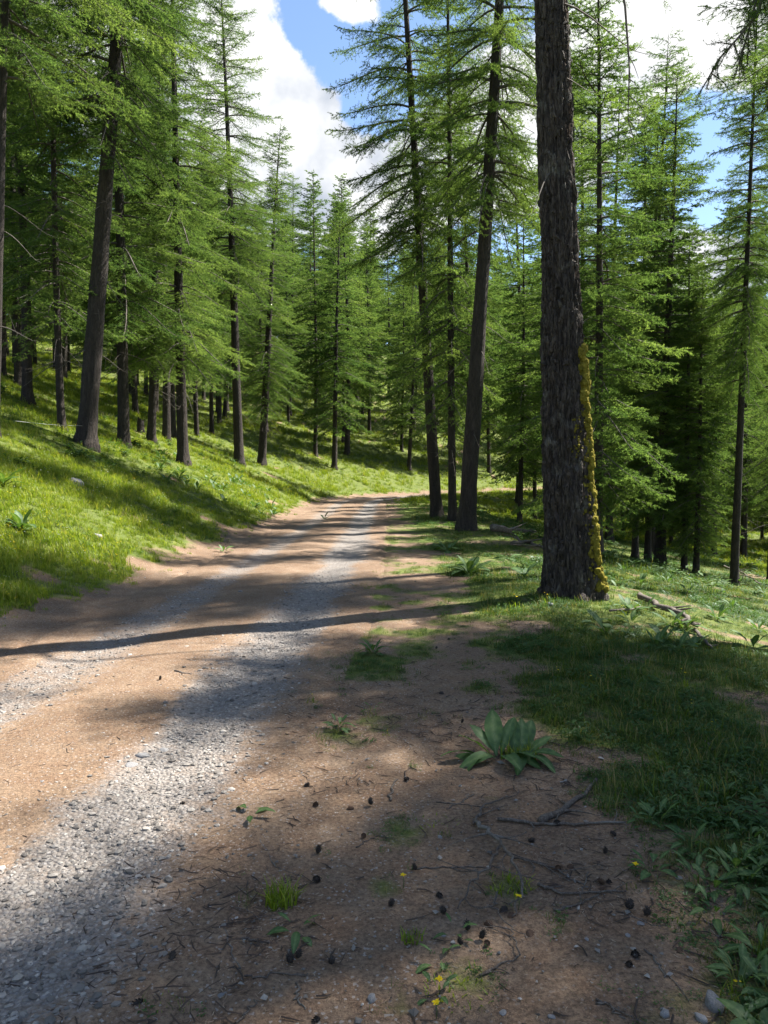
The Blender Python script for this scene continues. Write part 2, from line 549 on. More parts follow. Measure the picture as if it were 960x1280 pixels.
def litter_mat():
    m, N, L = new_mat('needle_litter')
    out = N.new('ShaderNodeOutputMaterial')
    b = N.new('ShaderNodeBsdfPrincipled'); b.inputs['Roughness'].default_value = .9
    c = ramp(N, L, attr(N, 'tint'), [(0, (.035, .024, .018)), (.35, (.085, .055, .038)), (.7, (.23, .13, .07)), (1, (.42, .33, .24))])
    L.new(c, b.inputs['Base Color']); L.new(b.outputs[0], out.inputs[0])
    return m


M_LITTER = litter_mat()


def moss_mat():
    m, N, L = new_mat('golden_moss')
    out = N.new('ShaderNodeOutputMaterial')
    d = N.new('ShaderNodeBsdfPrincipled'); d.inputs['Roughness'].default_value = 1; d.inputs['Specular IOR Level'].default_value = .1
    tc = N.new('ShaderNodeTexCoord')
    n = noise(N, L, tc.outputs['Object'], 14, 6, .7)
    c = ramp(N, L, n, [(.3, (.075, .075, .014)), (.5, (.20, .17, .028)), (.7, (.36, .30, .05))])
    L.new(c, d.inputs['Base Color'])
    bp = N.new('ShaderNodeBump'); bp.inputs['Strength'].default_value = 1; bp.inputs['Distance'].default_value = .02
    L.new(noise(N, L, tc.outputs['Object'], 90, 4, .7), bp.inputs['Height']); L.new(bp.outputs[0], d.inputs['Normal'])
    L.new(d.outputs[0], out.inputs[0])
    return m


M_MOSS = moss_mat()
M_WIRE = bark_mat('fence_wire', (.25, .25, .25), (.4, .4, .4), (.55, .55, .55), bump=0)

# ------------------------------------------------------------------ ground and road


def axis(lo_far, hi_far, lo, hi, step, grow):
    a = list(np.arange(lo, hi + 1e-6, step))
    s = step; v = hi
    while v < hi_far:
        s = min(s * grow, 14); v += s; a.append(v)
    s = step; v = lo; b = []
    while v > lo_far:
        s = min(s * grow, 14); v -= s; b.append(v)
    return np.array(b[::-1] + a)


def build_ground():
    xs = axis(-330, 330, -4.5, 4.5, .05, 1.035)
    ys = axis(-60, 420, 1.6, 9.0, .05, 1.022)
    X, Y = np.meshgrid(xs, ys)
    Z = height(X, Y)
    s = lateral(X, Y)
    under = (1 - sstep(1.35, 1.7, np.abs(s))) * ((Y > -4) & (Y < 74))
    Z = Z - .06 * under
    n, k = X.shape[1], X.shape[0]
    idx = np.arange(n * k).reshape(k, n)
    q = np.stack([idx[:-1, :-1], idx[:-1, 1:], idx[1:, 1:], idx[1:, :-1]], -1).reshape(-1, 4)
    g = grass_mask(X, Y)
    me = make_mesh('ground', np.stack([X, Y, Z], -1), None, q, [M_EARTH],
                   {'green': g.ravel(), 'gravel': np.zeros(n * k), 'road': sstep(2.6, 1.4, np.abs(s)).ravel() * 0 + (np.abs(s) < 2.2).ravel() * .6}, True)
    tag(link('ground', me), 'brown needle-strewn soil and grassy forest slopes either side of the track', 'ground', kind='structure')
    # the track: a strip of its own that sinks into the soil at its ragged edges
    yy = list(np.arange(-4, 9, .04)); st = .04
    while yy[-1] < 74:
        st = min(st * 1.02, .6); yy.append(yy[-1] + st)
    yy = np.array(yy)
    ss = np.linspace(-1.9, 1.9, 96)
    Y0, S = np.meshgrid(yy, ss, indexing='ij')
    sl = road_slope(Y0)
    ln = np.sqrt(1 + sl ** 2)
    X = road_x(Y0) + S / ln * 1.0
    Y = Y0 - S * sl / ln
    e = np.abs(S) + .35 * fbm(X / .6, Y / .6, 81)
    Z = height(X, Y) + .006 - .09 * sstep(1.5, 1.9, e)
    k, n = X.shape
    idx = np.arange(n * k).reshape(k, n)
    q = np.stack([idx[:-1, :-1], idx[:-1, 1:], idx[1:, 1:], idx[1:, :-1]], -1).reshape(-1, 4)
    me = make_mesh('forest_road', np.stack([X, Y, Z], -1), None, q, [M_EARTH],
                   {'green': (grass_mask(X, Y) * (np.abs(S) > 1.5)).ravel(), 'gravel': gravel_mask(X, Y).ravel(), 'road': np.full(n * k, .6)}, True)
    tag(link('road', me), 'dirt forest road with two grey gravel wheel tracks curving away', 'road', kind='structure')


build_ground()

# ------------------------------------------------------------------ larches


def unit(a):
    return a / (np.linalg.norm(a, axis=-1, keepdims=True) + 1e-9)


def needle_tris(rng, P0, D, LEN, tint, k, nl, nw, up=.15, jitter=.25):
    """k needle-tuft triangles along each of the twigs P0 + t*D*LEN"""
    n = len(P0)
    t = (np.arange(k)[None, :] + rng.random((n, k))) / k
    base = P0[:, None, :] + D[:, None, :] * (LEN[:, None] * t)[..., None]
    r = rng.normal(size=(n, k, 3))
    r = r - (r * D[:, None, :]).sum(-1, keepdims=True) * D[:, None, :]
    r = unit(r)
    r[..., 2] += up
    nd = unit(r * .95 + D[:, None, :] * .75 + rng.normal(size=(n, k, 3)) * jitter * .4)
    side = unit(np.cross(nd, rng.normal(size=(n, k, 3))))
    ll = nl * (.7 + .6 * rng.random((n, k, 1))) * (1 - .35 * t[..., None])
    a = base - side * nw * .5
    b = base + side * nw * .5
    c = base + nd * ll
    V = np.stack([a, b, c], 2).reshape(-1, 3)
    T = np.arange(len(V)).reshape(-1, 3)
    tn = np.repeat((tint[:, None] + .07 * rng.normal(size=(n, k))).ravel(), 3)
    return V, T, np.clip(tn, 0, 1)


def larch(key, seed, H, r0, zb, Lmax, nb, sp2=.15, sp3=.11, k=14, nl=.05, nw=.014, droop=.32, bare=10, taperp=.9, irregular=.35, sides=14):
    rng = np.random.default_rng(seed)
    # trunk
    zz = np.concatenate([[-.5, -.2, 0, .08, .18, .32, .5, .8], np.linspace(1.2, H, 34)])
    bx, by = rng.normal(size=2) * .010 * H
    ph = rng.random(2) * 6.28

    def axis_at(z):
        u = np.clip(np.asarray(z) / H, 0, 1)
        return np.stack([bx * u * np.sin(u * 4 + ph[0]), by * u * np.sin(u * 3.4 + ph[1]), np.asarray(z)], -1)

    def rad_at(z):
        u = np.clip(np.asarray(z) / H, 0, 1)
        return r0 * ((1 - u) ** .85 * .97 + .012) + r0 * .42 * np.exp(-np.clip(z, 0, None) / .28)
    C, R = axis_at(zz), rad_at(zz)
    th = np.arange(sides) / sides * 2 * math.pi
    wob = 1 + .13 * (rng.random((len(zz), sides)) - .5) + .16 * np.exp(-np.clip(zz, 0, None) / .35)[:, None] * np.sin(th * 5 + ph[0])[None, :]
    V = C[:, None, :] + (R[:, None] * wob)[..., None] * np.stack([np.cos(th), np.sin(th), 0 * th], -1)[None]
    i = np.arange(len(zz) - 1)[:, None] * sides; j = np.arange(sides)[None]; kk = (j + 1) % sides
    q = np.stack([i + j, i + kk, i + sides + kk, i + sides + j], -1).reshape(-1, 4)
    trunk = make_mesh(key + '_trunk', V, None, q, [M_BARK], None, True)
    wood = MB()
    FP, FD, FL, FT = [], [], [], []
    zlist = np.sort(zb * H + (H * .985 - zb * H) * rng.random(nb) ** .92)
    az = rng.random() * 6.28
    for z in list(zlist) + list(rng.uniform(.05 * H + 1.0, max(zb * H, .05 * H + 1.5), bare)):
        t = (z - zb * H) / (H - zb * H)
        dead = t < 0
        az += 2.4 + rng.normal() * .5
        if dead:
            L = rng.uniform(.3, 1.5)
        else:
            prof = (.62 + .38 * sstep(0, .18, t)) * (1 - t) ** taperp + .05
            L = Lmax * prof * (1 + irregular * (rng.random() * 2 - 1.25))
        L = max(L, .22)
        u = np.linspace(0, 1, 8)
        a = .10 + .55 * max(t, 0) ** 1.5 + rng.normal() * .08
        b = droop * (1.35 - max(t, 0)) * rng.uniform(.6, 1.4)
        zc = L * (a * u - b * u ** 1.6 + .28 * b * u ** 5)
        swing = rng.normal() * .15
        ang = az + swing * u
        o = axis_at(z)
        P = o + np.stack([np.cos(ang) * L * u, np.sin(ang) * L * u, zc], -1)
        if not dead or rng.random() < .8:
            wood.tube(P, np.linspace(.008 + .011 * L, .004, 8) * (.7 if dead else 1), 4 if L > 1.2 else 3, False)
        if dead:
            for _ in range(rng.integers(1, 5)):
                uu = rng.uniform(.3, .95); p = np.array([np.interp(uu, u, P[:, c]) for c in range(3)])
                d = unit(np.array([math.cos(az + rng.choice([-1, 1]) * .8), math.sin(az + rng.choice([-1, 1]) * .8), rng.normal() * .3 - .15]))
                wood.tube(np.stack([p, p + d * rng.uniform(.1, .4)]), [.005, .002], 3, False)
            continue
        btint = rng.normal() * .13
        T = unit(np.gradient(P, axis=0))
        n2 = max(3, int(L * (1 - .12) / sp2))
        uu = np.clip(.12 + .88 * (np.arange(n2) + rng.random(n2) * .8) / n2, 0, 1)
        for sgn in (-1, 1):
            p = np.stack([np.interp(uu, u, P[:, c]) for c in range(3)], -1)
            tg = unit(np.stack([np.interp(uu, u, T[:, c]) for c in range(3)], -1))
            lat = np.cross(tg, [0, 0, 1.0]) * sgn
            lat = unit(lat)
            l2 = (.14 + .30 * L * (1 - uu) ** .8 * (.35 + .65 * sstep(0, .3, uu))) * rng.uniform(.55, 1.25, n2)
            l2 = np.minimum(l2, 1.1)
            d2 = unit(tg * (.55 + .35 * rng.random((n2, 1))) + lat * .85 + np.array([0, 0, 1.0]) * (rng.normal(size=(n2, 1)) * .25 - .12))
            # third order
            tw = rng.normal(size=n2) * .13 + .5 + btint
            for m in range(n2):
                n3 = int(l2[m] / sp3)
                e = p[m] + d2[m] * l2[m] * .5 + np.array([0, 0, -.06 * l2[m]])
                f = p[m] + d2[m] * l2[m] + np.array([0, 0, -.13 * l2[m]])
                d1 = unit(e - p[m]); dd = unit(f - e)
                FP += [p[m], e]; FD += [d1, dd]; FL += [l2[m] * .5, l2[m] * .5 + .05]; FT += [tw[m] - .1, tw[m]]
                if l2[m] > .3:
                    wood.add(np.stack([p[m] + [0, 0, .006], p[m] - [0, 0, .006], f]), [(0, 1, 2)])
                for w in range(n3):
                    v = (w + .5 + rng.random() * .4) / max(n3, 1)
                    q0 = p[m] + (f - p[m]) * v
                    s3 = -1 if (w % 2) else 1
                    l3 = np.cross(d2[m], [0, 0, 1.0]) * s3
                    d3 = d2[m] * .75 + l3 * .7 + np.array([0, 0, rng.normal() * .3 + .02])
                    d3 /= np.linalg.norm(d3)
                    FP.append(q0); FD.append(d3); FL.append((.13 + .24 * l2[m] * (1 - v * .6)) * rng.uniform(.6, 1.3)); FT.append(tw[m] + .1 * rng.normal())
        FP.append(P[-2]); FD.append(T[-1]); FL.append(np.linalg.norm(P[-1] - P[-2]) + .1); FT.append(.6)
    # leader
    for z in np.arange(H * .93, H, .12):
        a = rng.random() * 6.28
        FP.append(axis_at(z)); FD.append(unit(np.array([math.cos(a) * .6, math.sin(a) * .6, .8]))); FL.append(.2); FT.append(.6)
    FP, FD, FL, FT = np.array(FP), np.array(FD), np.array(FL), np.array(FT)
    V, T, tn = needle_tris(rng, FP, FD, FL, FT, k, nl, nw)
    crown = make_mesh(key + '_crown', V, T, None, [M_NEEDLE], {'tint': tn})
    wm = wood.mesh(key + '_wood', [M_TWIG])
    return dict(H=H, r0=r0, trunk=trunk, wood=wm, crown=crown, ntri=len(T))


V = {}
V['A'] = larch('A', 11, 26, .32, .30, 3.7, 165, k=20, nl=.06, nw=.0145, droop=.58, sp2=.135, sp3=.12, taperp=.6)
V['B'] = larch('B', 22, 25, .28, .165, 3.6, 175, k=20, nl=.06, nw=.0145, droop=.62, sp2=.135, sp3=.12, taperp=.6)
V['C'] = larch('C', 33, 15, .15, .07, 2.0, 165, k=18, nl=.058, nw=.015, droop=.6, bare=5, sp2=.115, sp3=.105, taperp=.5)
V['D'] = larch('D', 44, 21, .18, .165, 2.6, 180, k=17, nl=.062, nw=.0155, droop=.6, sp2=.13, sp3=.12, taperp=.6)
V['F'] = larch('F', 55, 24, .22, .2, 3.4, 135, k=12, nl=.1, nw=.037, droop=.58, sp2=.18, sp3=.18, sides=9, bare=9, taperp=.6)
V['G'] = larch('G', 66, 20, .18, .15, 3.1, 135, k=12, nl=.1, nw=.037, droop=.54, sp2=.18, sp3=.18, sides=9, bare=7, taperp=.6)
print('needles', {k: v['ntri'] for k, v in V.items()})
TREE_SPOTS = []


def larch_tree(loc, var, H, r, lean=(0, 0), rz=0.0, label='', group=None, name='larch_tree', kc=1.0, dz=0.0):
    v = V[var]
    root = link(name, None, None, loc)
    root.empty_display_size = .5
    s = H / v['H']
    root.rotation_euler = (rad(lean[1]), rad(lean[0]), 0)
    kr = r / (v['r0'] * s)
    t = link('trunk', v['trunk'], root, (0, 0, 0), (0, 0, rz), (s * kr, s * kr, s))
    w = link('branchwork', v['wood'], root, (0, 0, dz), (0, 0, rz), (s * kc, s * kc, s * (1 - dz / H)))
    tag(w, kind='stuff')
    c = link('crown', v['crown'], root, (0, 0, dz), (0, 0, rz), (s * kc, s * kc, s * (1 - dz / H)))
    tag(root, label, 'tree', group)
    TREE_SPOTS.append((loc[0], loc[1]))
    return root


def by_pixel(px, py, wpx, var, H, lean, label, group, rz, d=None, kc=1.0):
    p = ground_at(px, py) if d is None else at_depth(px, d)
    dist = p.y
    r = .88 * wpx * dist / F_PX / 2
    return larch_tree(p, var, H, max(r, .09), (lean, 0), rz, label, group, kc=kc)


BANK = 'larches along the top of the left bank'
RIGHT = 'larches on the right of the road'
# px, py, trunk width px, variant, height, lean to the right in degrees, label
for i, (px, py, w, var, H, lean, lab, gr, d) in enumerate([
    (-8, 545, 15, 'A', 25, 3.0, 'thin dark larch trunk cut by the left edge of the photo, leaning slightly right', BANK, None),
    (107, 556, 27, 'A', 27, 6.2, 'thick larch leaning right, nearest big trunk on the top of the left bank', BANK, None),
    (77, 538, 11, 'D', 19, -1.0, 'slim larch just behind and left of the thick leaning trunk', BANK, None),
    (155, 558, 17, 'B', 24, -.8, 'straight larch next right after the thick leaning trunk on the bank', BANK, None),
    (189, 552, 12, 'D', 20, 2.5, 'slim forked-looking larch, left one of the close pair behind the bank', BANK, None),
    (208, 550, 12, 'F', 22, -.5, 'slim larch, right one of the close pair behind the bank', BANK, None),
    (229, 580, 16, 'B', 23, -.6, 'straight larch with long drooping sprays above the shaded grass strip', BANK, None),
    (299, 580, 14, 'A', 27, -1.6, 'tall larch whose pointed top stands against the white cloud', BANK, None),
    (327, 581, 12, 'D', 20, 3.6, 'larch leaning right, last thick trunk before the bend on the bank', BANK, None),
    (394, 570, 6, 'F', 21, .4, 'thin larch behind the bend, left of the straight pole-like one', BANK, None),
    (418, 586, 8, 'G', 19, 1.2, 'straight pole-like larch beside the road where it bends', BANK, None),
    (546, 648, 17, 'A', 26, -3.6, 'larch leaning left over the road, left of the group of three', RIGHT, None),
    (566, 651, 12, 'D', 22, -1.0, 'thin middle larch between two thicker trunks beside the road', RIGHT, None),
    (583, 664, 25, 'A', 27, 3.0, 'thick larch leaning right, right one of the group of three', RIGHT, None),
    (748, 692, 15, 'C', 14.5, -.5, 'bright green larch directly behind the big mossy trunk', RIGHT, 18.0),
    (795, 712, 10, 'D', 15, .3, 'thin larch, left of two close poles between the bright larch and the straight trunk', RIGHT, 25),
    (811, 715, 10, 'G', 14, .3, 'thin larch, right of two close poles beside the straight dark trunk', RIGHT, 24.5),
    (827, 714, 16, 'C', 14.5, .6, 'straight dark-trunked larch with dense pointed crown below the blue gap', RIGHT, 23),
    (857, 722, 9, 'G', 10, 0, 'short shaggy larch right of the straight dark trunk', RIGHT, 22.5),
    (872, 726, 8, 'C', 8.5, .5, 'small drooping larch hiding the thin stem right of the straight dark trunk', RIGHT, 22),
    (920, 735, 12, 'A', 17, 1.0, 'larch with bare lower trunk standing near the right edge', RIGHT, 21),
    (966, 730, 10, 'A', 20, -.2, 'dark blue-green larch cut by the right edge of the photo', RIGHT, 26),
    (650, 672, 8, 'G', 15, .5, 'thin larch seen between the group of three and the big mossy trunk', RIGHT, 36),
    (690, 660, 8, 'F', 19, 0, 'half hidden larch just left of the big mossy trunk', RIGHT, 40),
]):
    by_pixel(px, py, w, var, H, lean, lab, gr, i * 1.37 + .4, d, {920: .6, 546: .78, 566: .75, 583: .76, 107: .85, 299: .9}.get(px, 1.0))

# larches on the right, next to the camera: one hangs its boughs into the upper right corner, they shade the track
SHADE = 'larches standing beside the track out of the picture on the right'
T1 = larch_tree(Vector((6.25, 9.3, float(height(6.25, 9.3)))), 'A', 13, .27, (0, 0), 2.2, 'larch whose dark boughs hang into the upper right corner of the photo', SHADE, kc=1.35, dz=4.5)


def near_bough(root, pts, seed):
    """one long drooping bough with hanging twigs, built where it hangs"""
    rng = np.random.default_rng(seed)
    o = np.array(root.location[:])
    P0 = np.array(pts, float) - o
    u = np.linspace(0, len(P0) - 1, 14)
    P = np.stack([np.interp(u, np.arange(len(P0)), P0[:, c]) for c in range(3)], -1) + rng.normal(size=(14, 3)) * .03
    wd = MB(); wd.tube(P, np.linspace(.045, .006, 14), 6, False)
    FP, FD, FL, FT = [], [], [], []
    for k in range(64):
        w = rng.uniform(2.2, 13); p = np.array([np.interp(w, np.arange(14), P[:, c]) for c in range(3)])
        t = unit(P[min(13, int(w) + 1)] - P[max(0, int(w) - 1)])
        d = unit(t * .6 + rng.normal(size=3) * .55 + np.array([0, 0, -.45]))
        ln = rng.uniform(.2, .75) * (1.15 - w / 18)
        q = p + d * ln * .5; e = q + unit(d + np.array([0, 0, -.3])) * ln * .5
        wd.tube(np.stack([p, q, e]), [.008, .005, .002], 4, False)
        for a, b in ((p, q), (q, e)):
            FP.append(a); FD.append(unit(b - a)); FL.append(np.linalg.norm(b - a)); FT.append(.35)
        for m in range(int(ln / .07)):
            v = rng.random(); a = p + (e - p) * v
            FP.append(a); FD.append(unit(d + rng.normal(size=3) * .6)); FL.append(rng.uniform(.06, .2)); FT.append(.4 + .1 * rng.normal())
    Vn, Tn, tn = needle_tris(rng, np.array(FP), np.array(FD), np.array(FL), np.array(FT), 16, .04, .007)
    nw = wd.n
    wd.add(Vn, Tn)
    nq = sum(len(a) for a in wd.q); nt = sum(len(a) for a in wd.t)
    me = make_mesh('near_bough', np.vstack(wd.v), np.vstack(wd.t), np.vstack(wd.q), [M_TWIG, M_NEEDLE], {'tint': np.concatenate([np.full(nw, .5), tn])}, False,
                   [0] * (nt - len(Tn)) + [1] * len(Tn) + [0] * nq)
    link('branch', me, root)


near_bough(T1, [(6.25, 9.3, 8.4), (5.2, 9.1, 8.0), (4.35, 9.0, 7.1), (3.55, 8.9, 5.9)], 1)
near_bough(T1, [(6.25, 9.3, 9.0), (5.0, 9.2, 8.3), (4.3, 9.1, 7.4), (4.0, 9.0, 6.1)], 2)
near_bough(T1, [(6.25, 9.3, 9.6), (4.9, 9.2, 8.6), (3.9, 9.1, 7.6), (3.0, 9.0, 7.15)], 3)
near_bough(T1, [(6.25, 9.3, 7.6), (5.4, 9.3, 7.2), (4.7, 9.3, 6.5), (4.35, 9.3, 5.7)], 4)
for i, (x, y, var, H, r) in enumerate([(8.3, 7.0, 'D', 23, .24), (12.0, 9.2, 'A', 25, .3), (12.8, 5.2, 'B', 25, .3), (8.2, 2.2, 'D', 20, .2), (15.5, 10.6, 'B', 23, .28)]):
    larch_tree(Vector((x, y, float(height(x, y)))), var, H, r, (0, 0), i * 2.1, 'larch standing out of the picture to the right that shades the track', SHADE, kc=.82 if var == 'D' else 1.0)

larch_tree(Vector((10.8, 16.0, float(height(10.8, 16.0)))), 'A', 29, .3, (0, 0), 1.1, 'unseen larch added with its crown raised to shade the middle of the track', SHADE, dz=11, kc=.46)  # added out of view; crown lifted and narrowed to place the shade band
larch_tree(Vector((10.8, 17.8, float(height(10.8, 17.8)))), 'A', 32, .3, (0, 0), 4.0, 'unseen very tall larch added with a small top to shade the left bank foot', SHADE, dz=16, kc=.55)  # another unseen addition, only its top shaped to darken the bank foot
for (x, y, var, H, lab) in [(10.8, 31, 'B', 20.5, 'dense larch standing behind the straight dark-trunked one, its top under the right cloud'), (17.6, 33.5, 'B', 19, 'dense larch at the right behind the bare-trunked one'), (6.6, 27.5, 'D', 17, 'larch whose crown shows just right of the upper half of the big mossy trunk'), (7.8, 31, 'B', 19, 'tall larch behind the bright green one, its top left of the blue gap'),
                            (10.2, 35, 'F', 21, 'tall larch rising behind the straight dark-trunked one'), (13.4, 38.5, 'B', 20, 'larch behind the blue sky gap on the right'),
                            (15.8, 37, 'F', 17, 'larch behind the bare-trunked one near the right edge'), (18.6, 40, 'D', 19, 'larch filling the gap beside the right edge behind the blue-green one'), (4.8, 45, 'F', 24, 'tall larch filling the gap behind the group of three beside the road'), (9.0, 52, 'F', 25, 'tall larch far behind the group of three, to its right')]:
    larch_tree(Vector((x, y, float(height(x, y)))), var, H, H * .0085, (0, 0), x * 3, lab, RIGHT)

# trees of the wood behind, one by one
rng0 = random.Random(5)


def fill(n, xr, yr, ok, variants, Hr, label, group, gap):
    made = 0
    ADJ = {'B': 'tall broad', 'D': 'slender', 'F': 'tall narrow-tipped', 'G': 'bushy low-branched', 'C': 'narrow dense', 'A': 'high-crowned'}
    tries = 0
    while made < n and tries < n * 60:
        tries += 1
        y = rng0.uniform(*yr); x = rng0.uniform(*xr)
        s = float(lateral(x, y))
        if not ok(x, y, s) or abs(x) > .6 * y + 6: continue
        if any((x - a) ** 2 + (y - b) ** 2 < gap * gap for a, b in TREE_SPOTS): continue
        H = rng0.uniform(*Hr)
        vr = rng0.choice(variants)
        larch_tree(Vector((x, y, float(height(x, y)))), vr, H, H * rng0.uniform(.007, .0105), (rng0.gauss(0, 1.6), rng0.gauss(0, 1.0)),
                   rng0.uniform(0, 6.28), ADJ[vr] + ' ' + label, group)
        made += 1


fill(60, (-46, -9), (27, 76), lambda x, y, s: s < -9.5 and y > 24, 'BDFFGF', (17, 25), 'larch in the dense wood climbing the slope above the left bank', 'larches of the left slope wood', 2.6)
fill(66, (-30, 34), (80, 118), lambda x, y, s: s < -5.5, 'FFGFG', (15, 23), 'distant larch on the sunny slope beyond the bend of the road', 'larches beyond the bend', 3.0)
fill(18, (-20, 22), (58, 80), lambda x, y, s: s < -5.5, 'FG', (17, 24), 'slim larch standing apart on the sunny slope just beyond the bend', 'larches beyond the bend', 4.6)
fill(84, (7, 60), (30, 100), lambda x, y, s: s > 6.0 and (y > 40 or x > 24), 'FGFGCF', (11, 17), 'larch in the shadowy wood down the slope right of the big mossy trunk', 'larches of the right slope wood', 2.8)

# ------------------------------------------------------------------ the big mossy larch


def big_larch():
    base = ground_at(713, 745)
    rng = np.random.default_rng(7)
    root = link('larch_tree', None, None, base)
    d = base.y
    r_low = 54 * d / F_PX / 2
    r_mid = 42 * d / F_PX / 2
    H = 27.0
    lean = -2.55                     # degrees, leans left
    NS, zz = 120, np.concatenate([np.arange(-.35, 4.5, .035), np.arange(4.5, 9, .07), np.linspace(9, H, 40)])
    th = np.arange(NS) / NS * 2 * math.pi
    TH, Z = np.meshgrid(th, zz)
    R = np.interp(zz, [0, 1.2, 2.2, 4, 8, H], [r_low * 1.02, r_low * .97, r_low * .93, r_mid * .98, r_mid * .80, .03])[:, None] * np.ones(NS)
    flare = np.exp(-np.clip(Z, 0, None) / .42)
    lobes = .5 + .5 * np.sin(TH * 3 + .4) * .6 + .35 * np.sin(TH * 5 + 2.1) * .6
    R = R * (1 + flare * (.12 + .46 * lobes))
    # a buttress with moss on the side facing the sun
    R = R + .09 * np.exp(-((np.angle(np.exp(1j * (TH + .55)))) / .35) ** 2) * np.exp(-np.clip(Z, 0, None) / 1.1) * 1.0
    cx, sy = np.cos(TH), np.sin(TH)
    # ridged bark: plates elongated along the trunk
    u = TH * 4.2
    def per(s, a, b, o):
        # periodic around the trunk by blending
        w = TH / (2 * math.pi)
        return fbm(u * a, Z * b, o, 4) * (1 - w) + fbm((u - 2 * math.pi * 4.2) * a, Z * b, o, 4) * w
    n1 = per(0, .8, 1.1, 101)
    n2 = per(0, 2.4, 3.2, 113)
    n3 = per(0, 6, 9, 127)
    ridge = 1 - np.abs(n1 * 4.0) ** .8
    crk = np.clip(1 - np.abs(n2) * 9, 0, 1)
    D = .042 * ridge - .062 * crk + .065 * n3
    R = R + D * np.interp(Z, [0, 4, 9, 14], [1, .9, .7, .3])
    X, Y = R * cx, R * sy
    Vv = np.stack([X, Y, Z], -1)
    k = len(zz)
    i = np.arange(k - 1)[:, None] * NS; j = np.arange(NS)[None]; kk = (j + 1) % NS
    q = np.stack([i + j, i + kk, i + NS + kk, i + NS + j], -1).reshape(-1, 4)
    me = make_mesh('big_trunk', Vv, None, q, [M_BARKBIG], None, True)
    t = link('trunk', me, root)
    # flakes of bark standing proud
    fl = MB()
    for _ in range(900):
        a = rng.uniform(math.pi * .98, math.pi * 2.05); z = rng.uniform(.05, 9) ** 1.0
        ia = int(a / (2 * math.pi) * NS) % NS; iz = int(np.searchsorted(zz, z)) % k
        p = Vv[iz, ia]; nrm = np.array([math.cos(a), math.sin(a), 0.0]); tan = np.array([-math.sin(a), math.cos(a), 0])
        h, w, o = rng.uniform(.04, .16), rng.uniform(.012, .04), rng.uniform(.006, .02)
        tl = rng.normal() * .02
        P = [p - tan * w - nrm * .01, p + tan * w - nrm * .01, p + tan * (w * .8 + tl) + [0, 0, h] - nrm * .012, p + tan * (tl - w * .8) + [0, 0, h] - nrm * .012,
             p + tan * tl * .3 + nrm * o + [0, 0, h * .25], p + tan * tl + nrm * o * .8 + [0, 0, h * .75]]
        fl.add(np.array(P), [(0, 1, 4), (2, 3, 5), ], [(1, 2, 5, 4), (3, 0, 4, 5)])
    f = link('bark_flake', fl.mesh('bark_flakes', [M_BARKBIG], False), t)
    tag(f, kind='stuff')
    # moss cushions up the right-hand edge
    mb = MB()
    ico_v, ico_t = ICO[1]
    def cushion(z, a, s):
        ia = int(a / (2 * math.pi) * NS) % NS; iz = int(np.searchsorted(zz, z))
        p = Vv[iz, ia]
        nv = ico_v * (1 + .35 * (rng.random(len(ico_v)) - .5))[:, None]
        nv = nv * np.array([s, s, s * rng.uniform(.8, 1.5)])
        mb.add(nv + p + np.array([math.cos(a), math.sin(a), 0]) * s * .15, ico_t)
    for z in np.arange(.1, 3.05, .018):
        dens = .35 if z < .5 else (.95 if 1.5 < z < 2.95 else .72)
        a0 = 2 * math.pi + np.interp(z, [0, .6, 1.2, 2, 2.6, 3.0], [-.55, -.55, -.36, -.35, -.42, -.62]) + .10 * math.sin(z * 7)
        for _ in range(5):
            if rng.random() < dens:
                cushion(z + rng.normal() * .02, a0 + rng.normal() * .10, rng.uniform(.02, .05) * (1.25 if z > 2.4 else 1))
    for _ in range(60):
        z = rng.uniform(.2, 2.3)
        cushion(z, 2 * math.pi - .62 - abs(rng.normal()) * .22, rng.uniform(.01, .024))
    for _ in range(40):
        cushion(rng.uniform(1.7, 2.2), 2 * math.pi - 1.25 + rng.normal() * .10, rng.uniform(.008, .018))
    for _ in range(70):
        z = rng.uniform(2.5, 3.0)
        cushion(z, 2 * math.pi - .55 - abs(rng.normal()) * .16, rng.uniform(.018, .04))
    allv = np.vstack(mb.v)
    # short moss shoots so that the cushions read as soft
    npt = 9000
    cv = allv[rng.integers(0, len(allv), npt)]
    nd = unit(rng.normal(size=(npt, 3)) + np.array([.7, -.5, .2]))
    sd = unit(np.cross(nd, rng.normal(size=(npt, 3)))) * .004
    P = np.stack([cv - sd, cv + sd, cv + nd * rng.uniform(.008, .022, (npt, 1))], 1).reshape(-1, 3)
    mb.add(P, np.arange(npt * 3).reshape(-1, 3))
    ms = link('moss', mb.mesh('moss', [M_MOSS], False), t)
    tag(ms, 'yellow-green moss cushions running up the right edge of the trunk', kind='stuff')
    # crown well above, from the same growth as the others
    v = V['A']
    s = (.8, .8, .98)
    tag(link('branchwork', v['wood'], root, (0, 0, 2.6), (0, 0, 2.0), s), kind='stuff')
    link('crown', v['crown'], root, (0, 0, 2.6), (0, 0, 2.0), s)
    # one long bare branch hanging beside the trunk
    pts = np.array([(.10, .0, 8.2), (.35, -.35, 8.1), (.62, -.5, 7.6), (.72, -.55, 6.9), (.74, -.58, 6.2), (.70, -.6, 5.6)])
    hb = MB(); hb.tube(pts, [.03, .024, .02, .014, .01, .004], 6)
    P0, D0, L0 = [], [], []
    for q_ in range(14):
        u_ = rng.uniform(1.2, 5)
        p = np.array([np.interp(u_, np.arange(6), pts[:, c]) for c in range(3)])
        dd = unit(np.array([rng.normal() * .7, rng.normal() * .5, -.8]))
        ln = rng.uniform(.1, .35)
        hb.tube(np.stack([p, p + dd * ln * .6, p + dd * ln + [0, 0, -.04]]), [.007, .005, .002], 4)
    link('branch', hb.mesh('hanging_branch', [M_TWIG]), root)
    root.rotation_euler = (0, rad(lean), 0)
